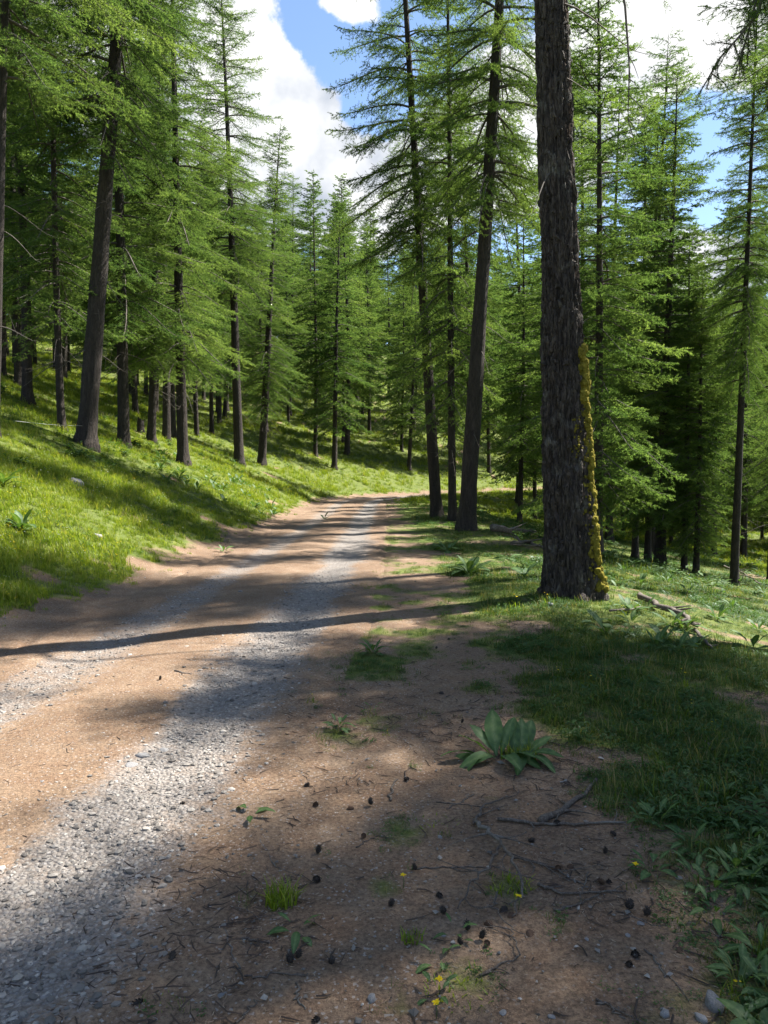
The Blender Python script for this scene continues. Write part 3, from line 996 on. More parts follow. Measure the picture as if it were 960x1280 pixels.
    tag(root, 'big old larch with rough grey bark and yellow moss up its right edge', 'tree', RIGHT)
    return base


def icosphere(n):
    import bmesh
    bm = bmesh.new(); bmesh.ops.create_icosphere(bm, subdivisions=n, radius=1)
    v = np.array([x.co[:] for x in bm.verts]); t = np.array([[a.index for a in f.verts] for f in bm.faces])
    bm.free()
    return v, t


ICO = {1: icosphere(1), 2: icosphere(2), 3: icosphere(3)}
BIG = big_larch()

# ------------------------------------------------------------------ scattered stuff through geometry nodes


def scatter(name, P, ROT, SCL, IDX, sources, label, cat=None):
    me = make_mesh(name + '_points', P, attrs={'rot': np.asarray(ROT, np.float32), 'scl': np.asarray(SCL, np.float32), 'idx': np.asarray(IDX, np.int32)})
    o = link(name, me)
    coll = bpy.data.collections.new(name + '_sources')
    for k, m in enumerate(sources):
        so = bpy.data.objects.new('%s_source_%02d' % (name, k), m)
        coll.objects.link(so)
    ng = bpy.data.node_groups.new(name + '_scatter', 'GeometryNodeTree')
    ng.interface.new_socket('Geometry', in_out='INPUT', socket_type='NodeSocketGeometry')
    ng.interface.new_socket('Geometry', in_out='OUTPUT', socket_type='NodeSocketGeometry')
    N, L = ng.nodes, ng.links
    gi, go = N.new('NodeGroupInput'), N.new('NodeGroupOutput')
    ip = N.new('GeometryNodeInstanceOnPoints')
    ci = N.new('GeometryNodeCollectionInfo'); ci.inputs['Collection'].default_value = coll
    ci.inputs['Separate Children'].default_value = True; ci.inputs['Reset Children'].default_value = True

    def na(nm, ty):
        a = N.new('GeometryNodeInputNamedAttribute'); a.data_type = ty; a.inputs['Name'].default_value = nm
        return a.outputs['Attribute']
    L.new(gi.outputs[0], ip.inputs['Points']); L.new(ci.outputs[0], ip.inputs['Instance'])
    ip.inputs['Pick Instance'].default_value = True
    L.new(na('idx', 'INT'), ip.inputs['Instance Index'])
    L.new(na('rot', 'FLOAT_VECTOR'), ip.inputs['Rotation'])
    L.new(na('scl', 'FLOAT'), ip.inputs['Scale'])
    L.new(ip.outputs[0], go.inputs[0])
    md = o.modifiers.new('scatter', 'NODES'); md.node_group = ng
    tag(o, label, cat, kind='stuff')
    return o


def grass_tuft(seed, n, h0, h1, spread, lean=.35, wid=.0045, dry=.1, flowers=0, fmat=1, mat=None):
    r = np.random.default_rng(seed)
    V_, Q, T, tn, mi_t, mi_q = [], [], [], [], [], []
    c = 0
    for _ in range(n):
        a = r.random() * 6.28; rr = spread * math.sqrt(r.random())
        p = np.array([math.cos(a) * rr, math.sin(a) * rr, -.02])
        b = r.random() * 6.28; ln = r.uniform(h0, h1); le = lean * r.uniform(.3, 1.6)
        d = np.array([math.cos(b), math.sin(b), 0]); sd = np.array([-d[1], d[0], 0]) * wid * r.uniform(.7, 1.4)
        p1 = p + d * ln * le * .25 + [0, 0, ln * .55]
        p2 = p + d * ln * le + [0, 0, ln * (1 - .25 * le)]
        V_ += [p - sd, p + sd, p1 + sd * .8, p1 - sd * .8, p2]
        Q.append((c, c + 1, c + 2, c + 3)); T.append((c + 3, c + 2, c + 4))
        t0 = np.clip(r.normal(.5, .18), 0, .9) if r.random() > dry else r.uniform(.88, 1)
        tn += [t0 - .12, t0 - .12, t0, t0, min(1, t0 + .1)]
        c += 5
    nT, nQ = len(T), len(Q)
    mi_t = [0] * nT
    for _ in range(flowers):
        a = r.random() * 6.28; rr = spread * r.random()
        p = np.array([math.cos(a) * rr, math.sin(a) * rr, h1 * r.uniform(.8, 1.15)])
        s = r.uniform(.008, .014)
        for m in range(5):
            b = m * 1.257; b2 = b + .9
            V_ += [p, p + np.array([math.cos(b) * s, math.sin(b) * s, .004]), p + np.array([math.cos(b2) * s, math.sin(b2) * s, .004])]
            T.append((c, c + 1, c + 2)); mi_t.append(1); tn += [.5] * 3; c += 3
        V_ += [p, p + [.0012, 0, 0], [math.cos(a) * rr * .6, math.sin(a) * rr * .6, 0]]
        T.append((c, c + 1, c + 2)); mi_t.append(0); tn += [.4] * 3; c += 3
    return make_mesh('tuft', np.array(V_), T, Q, [mat or M_GRASS, M_YELLOW if fmat == 1 else M_WHITEF], {'tint': np.array(tn)}, False, mi_t + [0] * nQ)


def leafy(r, ln, wd, pos, az, tilt, curl=.35, segs=3):
    """one broad leaf: rows of three points, folded along the midrib"""
    out = []
    for k in range(segs + 1):
        u = k / segs
        w = wd * math.sin(math.pi * min(1, .06 + u * .94)) ** .8 * (1 - .15 * u) if k < segs else wd * .03
        if k == 0: w = wd * .12
        x = ln * u; z = -curl * ln * u * u
        for sgn in (-1, 0, 1):
            out.append((x, sgn * w * .5, z + abs(sgn) * w * .16))
    P = np.array(out)
    ct, st = math.cos(tilt), math.sin(tilt)
    P = np.stack([P[:, 0] * ct - P[:, 2] * st, P[:, 1], P[:, 0] * st + P[:, 2] * ct], -1)
    ca, sa = math.cos(az), math.sin(az)
    P = np.stack([P[:, 0] * ca - P[:, 1] * sa, P[:, 0] * sa + P[:, 1] * ca, P[:, 2]], -1) + pos
    Q = []
    for k in range(segs):
        for m in range(2):
            a = k * 3 + m
            Q.append((a, a + 1, a + 4, a + 3))
    return P, Q


def herb_tuft(seed, n, ln, h, spread, mat=None):
    r = np.random.default_rng(seed)
    mb = MB(); tn = []
    for _ in range(n):
        a = r.random() * 6.28; rr = spread * math.sqrt(r.random())
        p0 = np.array([math.cos(a) * rr, math.sin(a) * rr, 0])
        hh = h * r.uniform(.4, 1.1)
        top = p0 + [r.normal() * .02, r.normal() * .02, hh]
        mb.add(np.array([p0 + [.0015, 0, -.01], p0 - [.0015, 0, .01], top]), [(0, 1, 2)]); tn += [.2] * 3
        for m in range(r.integers(3, 7)):
            u = r.uniform(.35, 1)
            P, Q = leafy(r, ln * r.uniform(.6, 1.3), ln * r.uniform(.35, .6), p0 + (top - p0) * u, r.random() * 6.28, r.uniform(-.1, .7), .3, 2)
            mb.add(P, None, Q); tn += [np.clip(r.normal(.5, .2), 0, 1)] * len(P)
    return mb.mesh('herb', [mat or M_HERB], True, {'tint': np.array(tn)})


def join_larch(var):
    mb_v, tris, quads, mi_t, mi_q, tn, n = [], [], [], [], [], [], 0
    for slot, key in enumerate(('trunk', 'wood', 'crown')):
        me = V[var][key]
        co = np.zeros(len(me.vertices) * 3, np.float32); me.vertices.foreach_get('co', co)
        tot = np.zeros(len(me.polygons), np.int32); me.polygons.foreach_get('loop_total', tot)
        st = np.zeros(len(me.polygons), np.int32); me.polygons.foreach_get('loop_start', st)
        lv = np.zeros(len(me.loops), np.int32); me.loops.foreach_get('vertex_index', lv)
        q = lv[(st[tot == 4][:, None] + np.arange(4))] + n; t = lv[(st[tot == 3][:, None] + np.arange(3))] + n
        mb_v.append(co.reshape(-1, 3)); tris.append(t); quads.append(q); mi_t += [slot] * len(t); mi_q += [slot] * len(q)
        a = np.full(len(co) // 3, .5, np.float32)
        if 'tint' in me.attributes: me.attributes['tint'].data.foreach_get('value', a)
        tn.append(a); n += len(co) // 3
    return make_mesh('far_larch', np.vstack(mb_v), np.vstack(tris), np.vstack(quads), [M_BARK, M_TWIG, M_NEEDLE], {'tint': np.concatenate(tn)}, False, mi_t + mi_q)


def far_wood():
    rng = np.random.default_rng(8)
    x = rng.uniform(-150, 170, 4000); y = rng.uniform(70, 230, 4000)
    s = lateral(x, y)
    m = (np.abs(x) < .62 * y + 10) & (((s < -6) & (y > 116)) | ((s < -14) & (x < -26) & (y > 74)) | ((s > 8) & (x > 20) & (y > 92)) | ((s < -6) & (x > 28) & (y > 80)))
    x, y = x[m], y[m]
    keep = []
    for i in range(len(x)):
        if all((x[i] - x[j]) ** 2 + (y[i] - y[j]) ** 2 > 22 for j in keep): keep.append(i)
        if len(keep) >= 520: break
    x, y = x[keep], y[keep]; n = len(x)
    scatter('far_wood', np.stack([x, y, height(x, y)], -1), np.stack([rng.normal(size=n) * .03, rng.normal(size=n) * .03, rng.random(n) * 6.28], -1), rng.uniform(.75, 1.1, n),
            rng.integers(0, 2, n), [join_larch('F'), join_larch('G')], 'far wood of larches closing the view behind the nearer trees', 'wood')


far_wood()


def build_grass():
    rng = np.random.default_rng(77)
    tufts = [grass_tuft(1, 34, .07, .18, .10), grass_tuft(2, 30, .10, .25, .11, .45), grass_tuft(3, 34, .05, .13, .12, .5, dry=.18),
             grass_tuft(4, 22, .12, .30, .09, .5, .004, .25), grass_tuft(5, 30, .08, .18, .11, flowers=2), grass_tuft(6, 30, .08, .2, .11, flowers=2, fmat=2),
             herb_tuft(7, 9, .035, .10, .11), herb_tuft(8, 7, .05, .13, .11), herb_tuft(9, 14, .022, .06, .11),
             grass_tuft(11, 26, .05, .14, .12, .5, .0035, .22, mat=M_VERGE_SHADED), grass_tuft(12, 16, .10, .24, .09, .6, .0035, .2, mat=M_VERGE_SHADED), grass_tuft(13, 30, .03, .09, .13, .6, .0035, .3, mat=M_VERGE_SHADED)]
    N = 120000
    y = np.exp(rng.uniform(math.log(1.9), math.log(112), N))
    x = rng.uniform(-1, 1, N) * (.60 * y + 1.6)
    far_keep = rng.random(N) < np.clip((y / 5.5) ** 1.1, .25, 1)
    g = grass_mask(x, y)
    keep = far_keep & (rng.random(N) < g)
    x, y, g = x[keep], y[keep], g[keep]
    s = lateral(x, y)
    keep = (s < -1.75) | (s > .95)
    x, y, g, s = x[keep], y[keep], g[keep], s[keep]
    n = len(x)
    z = height(x, y) - .01
    patch = fbm(x / 2.3, y / 2.3, 91) + .25 * (rng.random(n) - .5)
    idx = rng.choice(6, n, p=[.3, .2, .26, .1, .08, .06])
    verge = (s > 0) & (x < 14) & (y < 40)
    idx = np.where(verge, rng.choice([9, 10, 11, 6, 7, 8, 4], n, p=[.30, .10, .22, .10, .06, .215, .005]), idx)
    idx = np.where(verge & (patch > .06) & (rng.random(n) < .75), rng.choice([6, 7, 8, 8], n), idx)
    idx = np.where(~verge & (patch > .12) & (rng.random(n) < .5), rng.choice([6, 7, 8], n), idx)
    scl = rng.uniform(.65, 1.25, n) * (1 + np.clip(y - 8, 0, 80) / 34) * (.5 + .5 * np.clip(g, 0, 1))
    scl *= np.where(s > 0, np.where(x < 1.0, np.where(y < 5, .42, .55), np.where(y < 11, .66, .85)), .8)
    scl *= np.clip(.8 + 1.2 * fbm(x / 1.7, y / 1.7, 97), .5, 1.3)
    rot = np.stack([rng.normal(size=n) * .12, rng.normal(size=n) * .12, rng.random(n) * 6.28], -1)
    scatter('grass', np.stack([x, y, z], -1), rot, scl, idx, tufts, 'green meadow grass and small herbs on the bank and verge', 'grass')
    # broad dark foliage under the trees, on the far slopes
    tall = [herb_tuft(20, 7, .16, .28, .2, M_BROAD), herb_tuft(21, 9, .10, .34, .22, M_HERB), herb_tuft(22, 6, .2, .2, .2, M_BROAD)]
    N = 9000
    y = np.exp(rng.uniform(math.log(7), math.log(80), N)); x = rng.uniform(-1, 1, N) * (.60 * y + 2)
    s = lateral(x, y)
    pm = fbm(x / 2.8, y / 2.8, 141, 3)
    m = (((s < -5.2) & (pm > .03)) | ((s > 4.6) & (y > 17) & (pm > .0))) & (rng.random(N) < .4)
    x, y, s = x[m], y[m], s[m]; n = len(x)
    scatter('undergrowth', np.stack([x, y, height(x, y) - .01], -1), np.stack([np.zeros(n), np.zeros(n), rng.random(n) * 6.28], -1),
            rng.uniform(.6, 1.2, n), rng.integers(0, 3, n), tall, 'broad-leaved undergrowth beneath the larches', 'undergrowth')


build_grass()


def stones_mesh(name, x, y, size, tint, mat, sink=.25, seed=0, flat=.6):
    r = np.random.default_rng(seed)
    o = np.array([(1, 0, 0), (0, 1, 0), (-1, 0, 0), (0, -1, 0), (0, 0, 1), (0, 0, -1.0)])
    T = np.array([(0, 1, 4), (1, 2, 4), (2, 3, 4), (3, 0, 4), (1, 0, 5), (2, 1, 5), (3, 2, 5), (0, 3, 5)])
    n = len(x)
    v = o[None] * (1 + .55 * (r.random((n, 6, 1)) - .5)) + .25 * r.normal(size=(n, 6, 3))
    v = v * size[:, None, None] * np.array([1, 1, flat]) * r.uniform(.6, 1.3, (n, 1, 3))
    a = r.random(n) * 6.28
    ca, sa = np.cos(a)[:, None], np.sin(a)[:, None]
    v = np.stack([v[..., 0] * ca - v[..., 1] * sa, v[..., 0] * sa + v[..., 1] * ca, v[..., 2]], -1)
    v = v + np.stack([x, y, height(x, y) + .006 + size * (flat * .6 - sink)], -1)[:, None, :]
    t = (np.arange(n) * 6)[:, None, None] + T[None]
    return make_mesh(name, v.reshape(-1, 3), t.reshape(-1, 3), None, [mat], {'tint': np.repeat(tint, 6)}, False)


def big_gravel(x, y, size, tint):
    r = np.random.default_rng(6)
    v0, t0 = ICO[1]
    n = len(x); k = len(v0)
    nn = unit(r.normal(size=(n, 6, 3))); dd = r.uniform(.5, .85, (n, 6))
    v = np.repeat(v0[None], n, 0)
    for c in range(6):
        over = np.clip((v * nn[:, None, c]).sum(-1) - dd[:, None, c], 0, None)
        v = v - over[..., None] * nn[:, None, c]
    v = v * (size[:, None] * r.uniform(.6, 1.25, (n, 3)) * np.array([1.1, 1, .6]))[:, None, :]
    a = r.random(n) * 6.28
    ca, sa = np.cos(a)[:, None], np.sin(a)[:, None]
    v = np.stack([v[..., 0] * ca - v[..., 1] * sa, v[..., 0] * sa + v[..., 1] * ca, v[..., 2]], -1)
    v = v + np.stack([x, y, height(x, y) + .006 + size * .12], -1)[:, None, :]
    t = (np.arange(n) * k)[:, None, None] + t0[None]
    return make_mesh('gravel_stones', v.reshape(-1, 3), t.reshape(-1, 3), None, [M_GRAVEL], {'tint': np.repeat(tint, k)}, False)


def build_gravel():
    rng = np.random.default_rng(5)
    N = 70000
    y = np.exp(rng.uniform(math.log(1.9), math.log(22), N)); x = road_x(y) + rng.uniform(-1.6, 1.6, N)
    g = gravel_mask(x, y)
    m = (rng.random(N) < g * .8 - .1) & visible(x, y, .5)
    x, y = x[m], y[m]
    sz = rng.lognormal(math.log(.0068), .55, len(x)).clip(.003, .021)
    big = sz > .0105
    bi = np.flatnonzero(big & (y < 12))[:3200]
    tag(link('gravel', big_gravel(x[bi], y[bi], sz[bi], rng.random(len(bi)))), 'coarser broken grey stones lying in the wheel tracks', 'gravel', kind='stuff')
    x, y, sz = x[~big], y[~big], sz[~big]
    tag(link('gravel', stones_mesh('gravel', x, y, sz, rng.random(len(x)), M_GRAVEL, .3, 1)), 'loose grey gravel lying in the wheel tracks', 'gravel', kind='stuff')
    N = 5200
    y = np.exp(rng.uniform(math.log(1.9), math.log(16), N)); x = rng.uniform(-1, 1, N) * (.55 * y + .5)
    m = (grass_mask(x, y) < .3) & (rng.random(N) < .75)
    x, y = x[m], y[m]
    sz = rng.lognormal(math.log(.0045), .55, len(x)).clip(.0025, .018)
    tag(link('pebble_scatter', stones_mesh('pebbles', x, y, sz, rng.random(len(x)), M_GRAVEL, .3, 2)), 'tiny pebbles scattered over the brown soil', 'pebbles', kind='stuff')


build_gravel()


def build_litter():
    rng = np.random.default_rng(15)

    def bits(n, ymax, l0, l1, w, lift, tint, dens):
        y = np.exp(rng.uniform(math.log(1.9), math.log(ymax), n)); x = rng.uniform(-1, 1, n) * (.55 * y + .5)
        s = lateral(x, y)
        pt = np.clip(fbm(x / .8, y / .8, 151) * 4.2 + .42, .06, 1.3)
        m = (s > .9) & (grass_mask(x, y) < .6) & (rng.random(n) < pt * dens * (.35 + .65 * sstep(.9, 1.9, s)))
        m |= (np.abs(s) < 1.6) & (rng.random(n) < .12 * dens) & (gravel_mask(x, y) < .4)
        x, y = x[m], y[m]; n = len(x)
        a = rng.random(n) * 6.28; ln = rng.uniform(l0, l1, n); ww = w * rng.uniform(.6, 1.4, n)
        d = np.stack([np.cos(a), np.sin(a), rng.normal(size=n) * .08], -1) * ln[:, None] * .5
        sd = np.stack([-np.sin(a), np.cos(a), 0 * a], -1) * ww[:, None] * .5
        c = np.stack([x, y, height(x, y) + lift + ww * .4], -1)
        k = rng.normal(size=(n, 1)) * .12 * ln[:, None] * np.stack([-np.sin(a), np.cos(a), 0 * a], -1)
        up = np.array([0, 0, 1.0]) * ww[:, None] * .6
        Vv = np.stack([c - d - sd, c - d + sd, c - d + up, c + k - sd, c + k + sd, c + k + up, c + d], 1)
        b = (np.arange(n) * 7)[:, None, None]
        Q = b + np.array([(0, 2, 5, 3), (2, 1, 4, 5)])[None]
        T = b + np.array([(3, 5, 6), (5, 4, 6)])[None]
        return Vv.reshape(-1, 3), Q.reshape(-1, 4), T.reshape(-1, 3), np.repeat(np.clip(rng.normal(tint, .16, n), 0, 1), 7)
    for nm, lab, args in (('needle_litter', 'fallen larch needles strewn over the brown soil', [(80000, 9, .012, .03, .0016, .002, .78, .8)]),
                          ('twig_litter', 'tiny broken twigs strewn over the brown soil', [(16000, 12, .015, .12, .005, .003, .12, .8)])):
        mb = MB(); tn = []
        for a in args:
            Vv, Q, T, t = bits(*a)
            mb.add(Vv, T, Q); tn.append(t)
        tag(link(nm, mb.mesh(nm, [M_LITTER], False, {'tint': np.concatenate(tn)})), lab, 'litter', kind='stuff')


build_litter()

# ------------------------------------------------------------------ large-leaved plants
LEAVES = []


def leaf_mesh(seed, wd, curl):
    r = np.random.default_rng(seed)
    n = 9; P = []; tn = []
    for k in range(n + 1):
        u = k / n
        w = wd * max(.08, (math.sin(math.pi * u ** 1.25)) ** .8) if 0 < k < n else wd * (.10 if k == 0 else .03)
        x = u - .06 * curl * u * u; z = -curl * .55 * u ** 2.2
        for sgn in (-1, -.5, 0, .5, 1):
            rib = .012 * math.cos(abs(sgn) * 9.0)
            P.append((x, sgn * w * .5, z + abs(sgn) ** 1.2 * w * .12 + rib + .012 * r.normal() * abs(sgn)))
            tn.append(.42 + .45 * (abs(sgn) < .2) + .10 * (k % 2) + .12 * r.normal())
    Q = []
    for k in range(n):
        for m in range(4):
            a = k * 5 + m; Q.append((a, a + 1, a + 6, a + 5))
    return make_mesh('leaf', np.array(P), None, Q, [M_BROAD], {'tint': np.clip(np.array(tn), 0, 1)}, True)


LEAVES = [leaf_mesh(1, .36, .7), leaf_mesh(2, .44, 1.1), leaf_mesh(3, .30, .45), leaf_mesh(4, .42, 1.6)]


def leaf_plant(loc, label, n, ln, group, seed, spread=.03, upright=.9, name='broadleaf_plant', cat='plant'):
    r = random.Random(seed)
    root = link(name, None, None, loc)
    tag(root, label, cat, group)
    for k in range(n):
        az = k * 2.4 + r.uniform(-.4, .4)
        f = (k + .5) / n                       # inner leaves stand, outer ones lie
        tilt = rad(82) * upright * (1 - f) + rad(22) * f + r.uniform(-.2, .2)
        l = ln * r.uniform(.7, 1.1)
        o = link('leaf', LEAVES[r.randrange(4) if f > .3 else r.choice((0, 2))], root, (math.cos(az) * spread, math.sin(az) * spread, .0 + .05 * (1 - f)),
                 (r.uniform(-.25, .25), -tilt, az), l)
    return root


# the dark clump in the foreground: two rosettes side by side
def hero():
    c = ground_at(622, 948)
    root = link('broadleaf_plant', None, None, c)
    tag(root, 'dark broad-leaved clump growing on bare soil in front of the big trunk', 'plant', 'broad-leaved plants')
    k_ = 970 / c.y / 1000.0
    # base offset px, azimuth deg, tilt deg, length m, leaf kind
    r = random.Random(4)
    for (ox, oy, az, ti, l, kd) in [(-.01, 0, 100, 74, .34, 0), (.0, .02, 150, 60, .27, 2), (-.04, 0, 165, 42, .26, 2), (-.02, -.03, 225, 36, .24, 3), (-.12, -.02, 190, 14, .26, 1), (-.12, .0, 175, 22, .27, 0),
                                    (-.08, -.05, 215, 30, .26, 3), (.03, -.06, 265, 48, .24, 3), (.06, -.02, 300, 48, .22, 3), (.02, .0, 60, 66, .28, 2), (.10, -.03, 290, 58, .20, 1),
                                    (.16, .0, 75, 66, .26, 0), (.18, .02, 40, 58, .27, 0), (.2, .0, 20, 42, .22, 2), (.2, -.02, -10, 40, .22, 1), (.2, -.04, -35, 34, .22, 3),
                                    (.14, .03, 120, 62, .24, 2), (.17, -.06, 255, 40, .20, 3), (.22, .02, 55, 40, .2, 1), (.12, .0, 100, 72, .25, 0)]:
        x, y = c.x + ox, c.y + oy
        ox, oy = ox * .8, oy * .8
        link('leaf', LEAVES[kd], root, (ox, oy, float(height(x, y)) - c.z + .015), (r.uniform(-.5, .5), -rad(ti + r.uniform(-12, 8)), rad(az + r.uniform(-18, 18))), l * .84)
    return root


hero()
PL = 'broad-leaved plants'
for i, (px, py, n, ln, lab, up) in enumerate([
    (27, 664, 13, .34, 'bright broad-leaved clump on the lit bank at the left edge, lower one', .95),
    (4, 606, 11, .40, 'broad-leaved clump with pale shiny leaves at the left edge, upper one', .7),
    (586, 718, 11, .42, 'tall broad-leaved plant standing on the sunny verge left of the big trunk', 1.0),
    (635, 700, 5, .36, 'pale broad leaf lying in the sunny verge left of the big trunk', .3),
    (655, 722, 5, .34, 'low pair of light leaves close to the foot of the big trunk', .6),
    (560, 690, 8, .34, 'broad-leaved tuft on the verge near the group of three larches', .8),
    (372, 1168, 6, .075, 'small rosette of pale green leaves on the soil below the grass clump', .3),
    (312, 1021, 4, .09, 'flat wilted leaf sprig lying on the brown soil beside the road', .05),
    (423, 912, 16, .07, 'leafy green weed growing at the right edge of the road', .7),
    (466, 818, 14, .11, 'light green leafy weed in the sun at the edge of the road', .9),
    (466, 890, 6, .045, 'tiny green seedling left of the dark broad-leaved clump', .5),
    (222, 575, 8, .4, 'broad-leaved plant at the foot of the straight bank larch with drooping sprays', .8),
    (280, 690, 7, .2, 'small pale-leaved plant low on the sunny bank near the road', .9),
    (405, 650, 6, .3, 'leafy plant low on the bank close to the road bend', .9),
    (570, 1172, 6, .045, 'bright green seedling beside the heap of cones', .5),
    (550, 1205, 5, .06, 'light green seedling with pointed leaf near the yellow flower', .4),
    (545, 1248, 5, .045, 'tiny green weed at the bottom of the picture', .5),
]):
    leaf_plant(ground_at(px, py), lab, n, ln, PL, 100 + i, upright=up)
# leaf entering at the bottom right corner
p = ground_at(948, 1295)
q = link('broadleaf_plant', None, None, p); tag(q, 'single pale green leaf poking into the bottom right corner', 'plant', PL)
for k, (az, ti, l) in enumerate(((2.2, 50, .12), (.6, 40, .13), (-.6, 35, .12), (3.4, 62, .10))):
    link('leaf', LEAVES[1], q, (0, 0, 0), (0, -rad(ti), az), l)
# herbs on the right foreground
HB = 'leafy herbs at the right foreground edge'
r_ = random.Random(9)
for i in range(46):
    px, py = r_.uniform(770, 985), r_.uniform(1000, 1270)
    if py > 1010 + (985 - px) * 1.2 + 40 and px < 860: continue
    if px < 790 + (py - 1000) * .42: continue
    leaf_plant(ground_at(px, py), 'nettle-like leafy herb in the green fringe at the right foreground edge', r_.randrange(8, 13), r_.uniform(.055, .095), HB, 300 + i, spread=.035, upright=.75, name='leafy_herb', cat='herb')
leaf_plant(ground_at(815, 1092) + Vector((.0, .0, 0)), 'small leafy herb with a yellow flower beside it on the right soil', 10, .075, HB, 351, spread=.03, upright=.6, name='leafy_herb', cat='herb')
# clumps in the shade below the bank larches and on the right slope
for i in range(66):
    if i < 36:
        px, py = r_.uniform(195, 345), 0
        py = np.interp(px, [195, 345], [585, 640]) + r_.uniform(-22, 14)
        lab, gr = 'dark broad-leaved plant in the shaded strip below the bank larches', 'broad-leaved plants in the shaded strip of the left bank'
    else:
        px, py = r_.uniform(745, 958), r_.uniform(705, 815)
        lab, gr = 'broad-leaved plant with shiny leaves on the right slope behind the fallen branches', 'broad-leaved plants on the right slope'
    leaf_plant(ground_at(px, py), lab, r_.randrange(6, 10), r_.uniform(.26, .38) if i < 36 else r_.uniform(.15, .24), gr, 500 + i, upright=.85)


def grass_clump(px, py, seed, n, h, spread, label):
    me = grass_tuft(seed, n, h * .5, h, spread, .5, .003, .03)
    o = link('grass_clump', me, None, ground_at(px, py))
    tag(o, label, 'grass clump', 'single grass clumps on the soil')


grass_clump(352, 1128, 61, 120, .13, .06, 'bright green grass clump standing alone on the brown soil')
grass_clump(515, 1175, 62, 36, .07, .035, 'thin grass clump between the lone bright clump and the heap of cones')
grass_clump(575, 1235, 63, 90, .055, .11, 'low wispy grass patch beside the yellow flower at the bottom')
grass_clump(640, 1110, 64, 70, .07, .09, 'dim grass tuft under the forked dead branch')
grass_clump(545, 1030, 65, 40, .05, .10, 'sparse low grass patch left of the forked dead branch')
grass_clump(205, 1262, 66, 50, .04, .07, 'faint green tuft near the bottom left of the soil')
grass_clump(650, 945, 67, 110, .16, .12, 'fine grass growing into the right side of the dark broad-leaved clump')

# ------------------------------------------------------------------ flowers


def flower(px, py, label):
    r = random.Random(px)
    p = ground_at(px, py + 12)
    root = link('yellow_flower', None, None, p); tag(root, label, 'flower', 'yellow flowers on the soil')
    st = MB(); h = .05
    st.tube(np.array([(0, 0, -.01), (.003, 0, h * .5), (0, .002, h)]), [.0015, .0012, .001], 5)
    link('stem', st.mesh('stem', [M_HERB], True, {'tint': np.full(st.n, .6)}), root)
    for k in range(8):
        P, Q = leafy(r, .014, .009, np.array([0, 0, h]), k * .785 + r.uniform(-.2, .2), r.uniform(.1, .7), .2, 2)
        link('petal', make_mesh('petal', P, None, Q, [M_YELLOW], {'tint': np.full(len(P), r.random())}, True), root)


flower(549, 1232, 'yellow flower at the bottom beside the wispy grass patch')
flower(545, 1262, 'small yellow flower lowest in the picture')
flower(794, 1084, 'yellow flower on the right soil beside the small leafy herb')
flower(648, 1125, 'yellow flower among the twigs of the forked dead branch')
flower(504, 1098, 'yellow flower left of the forked dead branch')

# ------------------------------------------------------------------ cones


def cone_mesh(seed, mat):
    r = np.random.default_rng(seed)
    mb = MB()
    v, t = ICO[1]
    mb.add(v * np.array([.32, .32, .46]) + [0, 0, .5], t)
    n = 44
    for k in range(n):
        u = (k + .5) / n
        a = k * 2.39996
        rr = .36 * math.sin(math.pi * (.12 + .80 * u)) ** .7
        z = .08 + .86 * u
        d = np.array([math.cos(a), math.sin(a), 0]); s = np.array([-d[1], d[0], 0])
        b = d * rr * .55 + [0, 0, z - .05]
        tip = d * (rr + .12) + [0, 0, z + .12 + .04 * r.normal()]
        w = .17 * (1 - .4 * u)
        mb.add(np.array([b - s * w * .6, b + s * w * .6, tip + s * w * .8 - d * .03, tip + d * .02 + [0, 0, .03], tip - s * w * .8 - d * .03]), [(0, 1, 2), (0, 2, 4), (4, 2, 3)])
    return mb.mesh('cone', [mat], False)


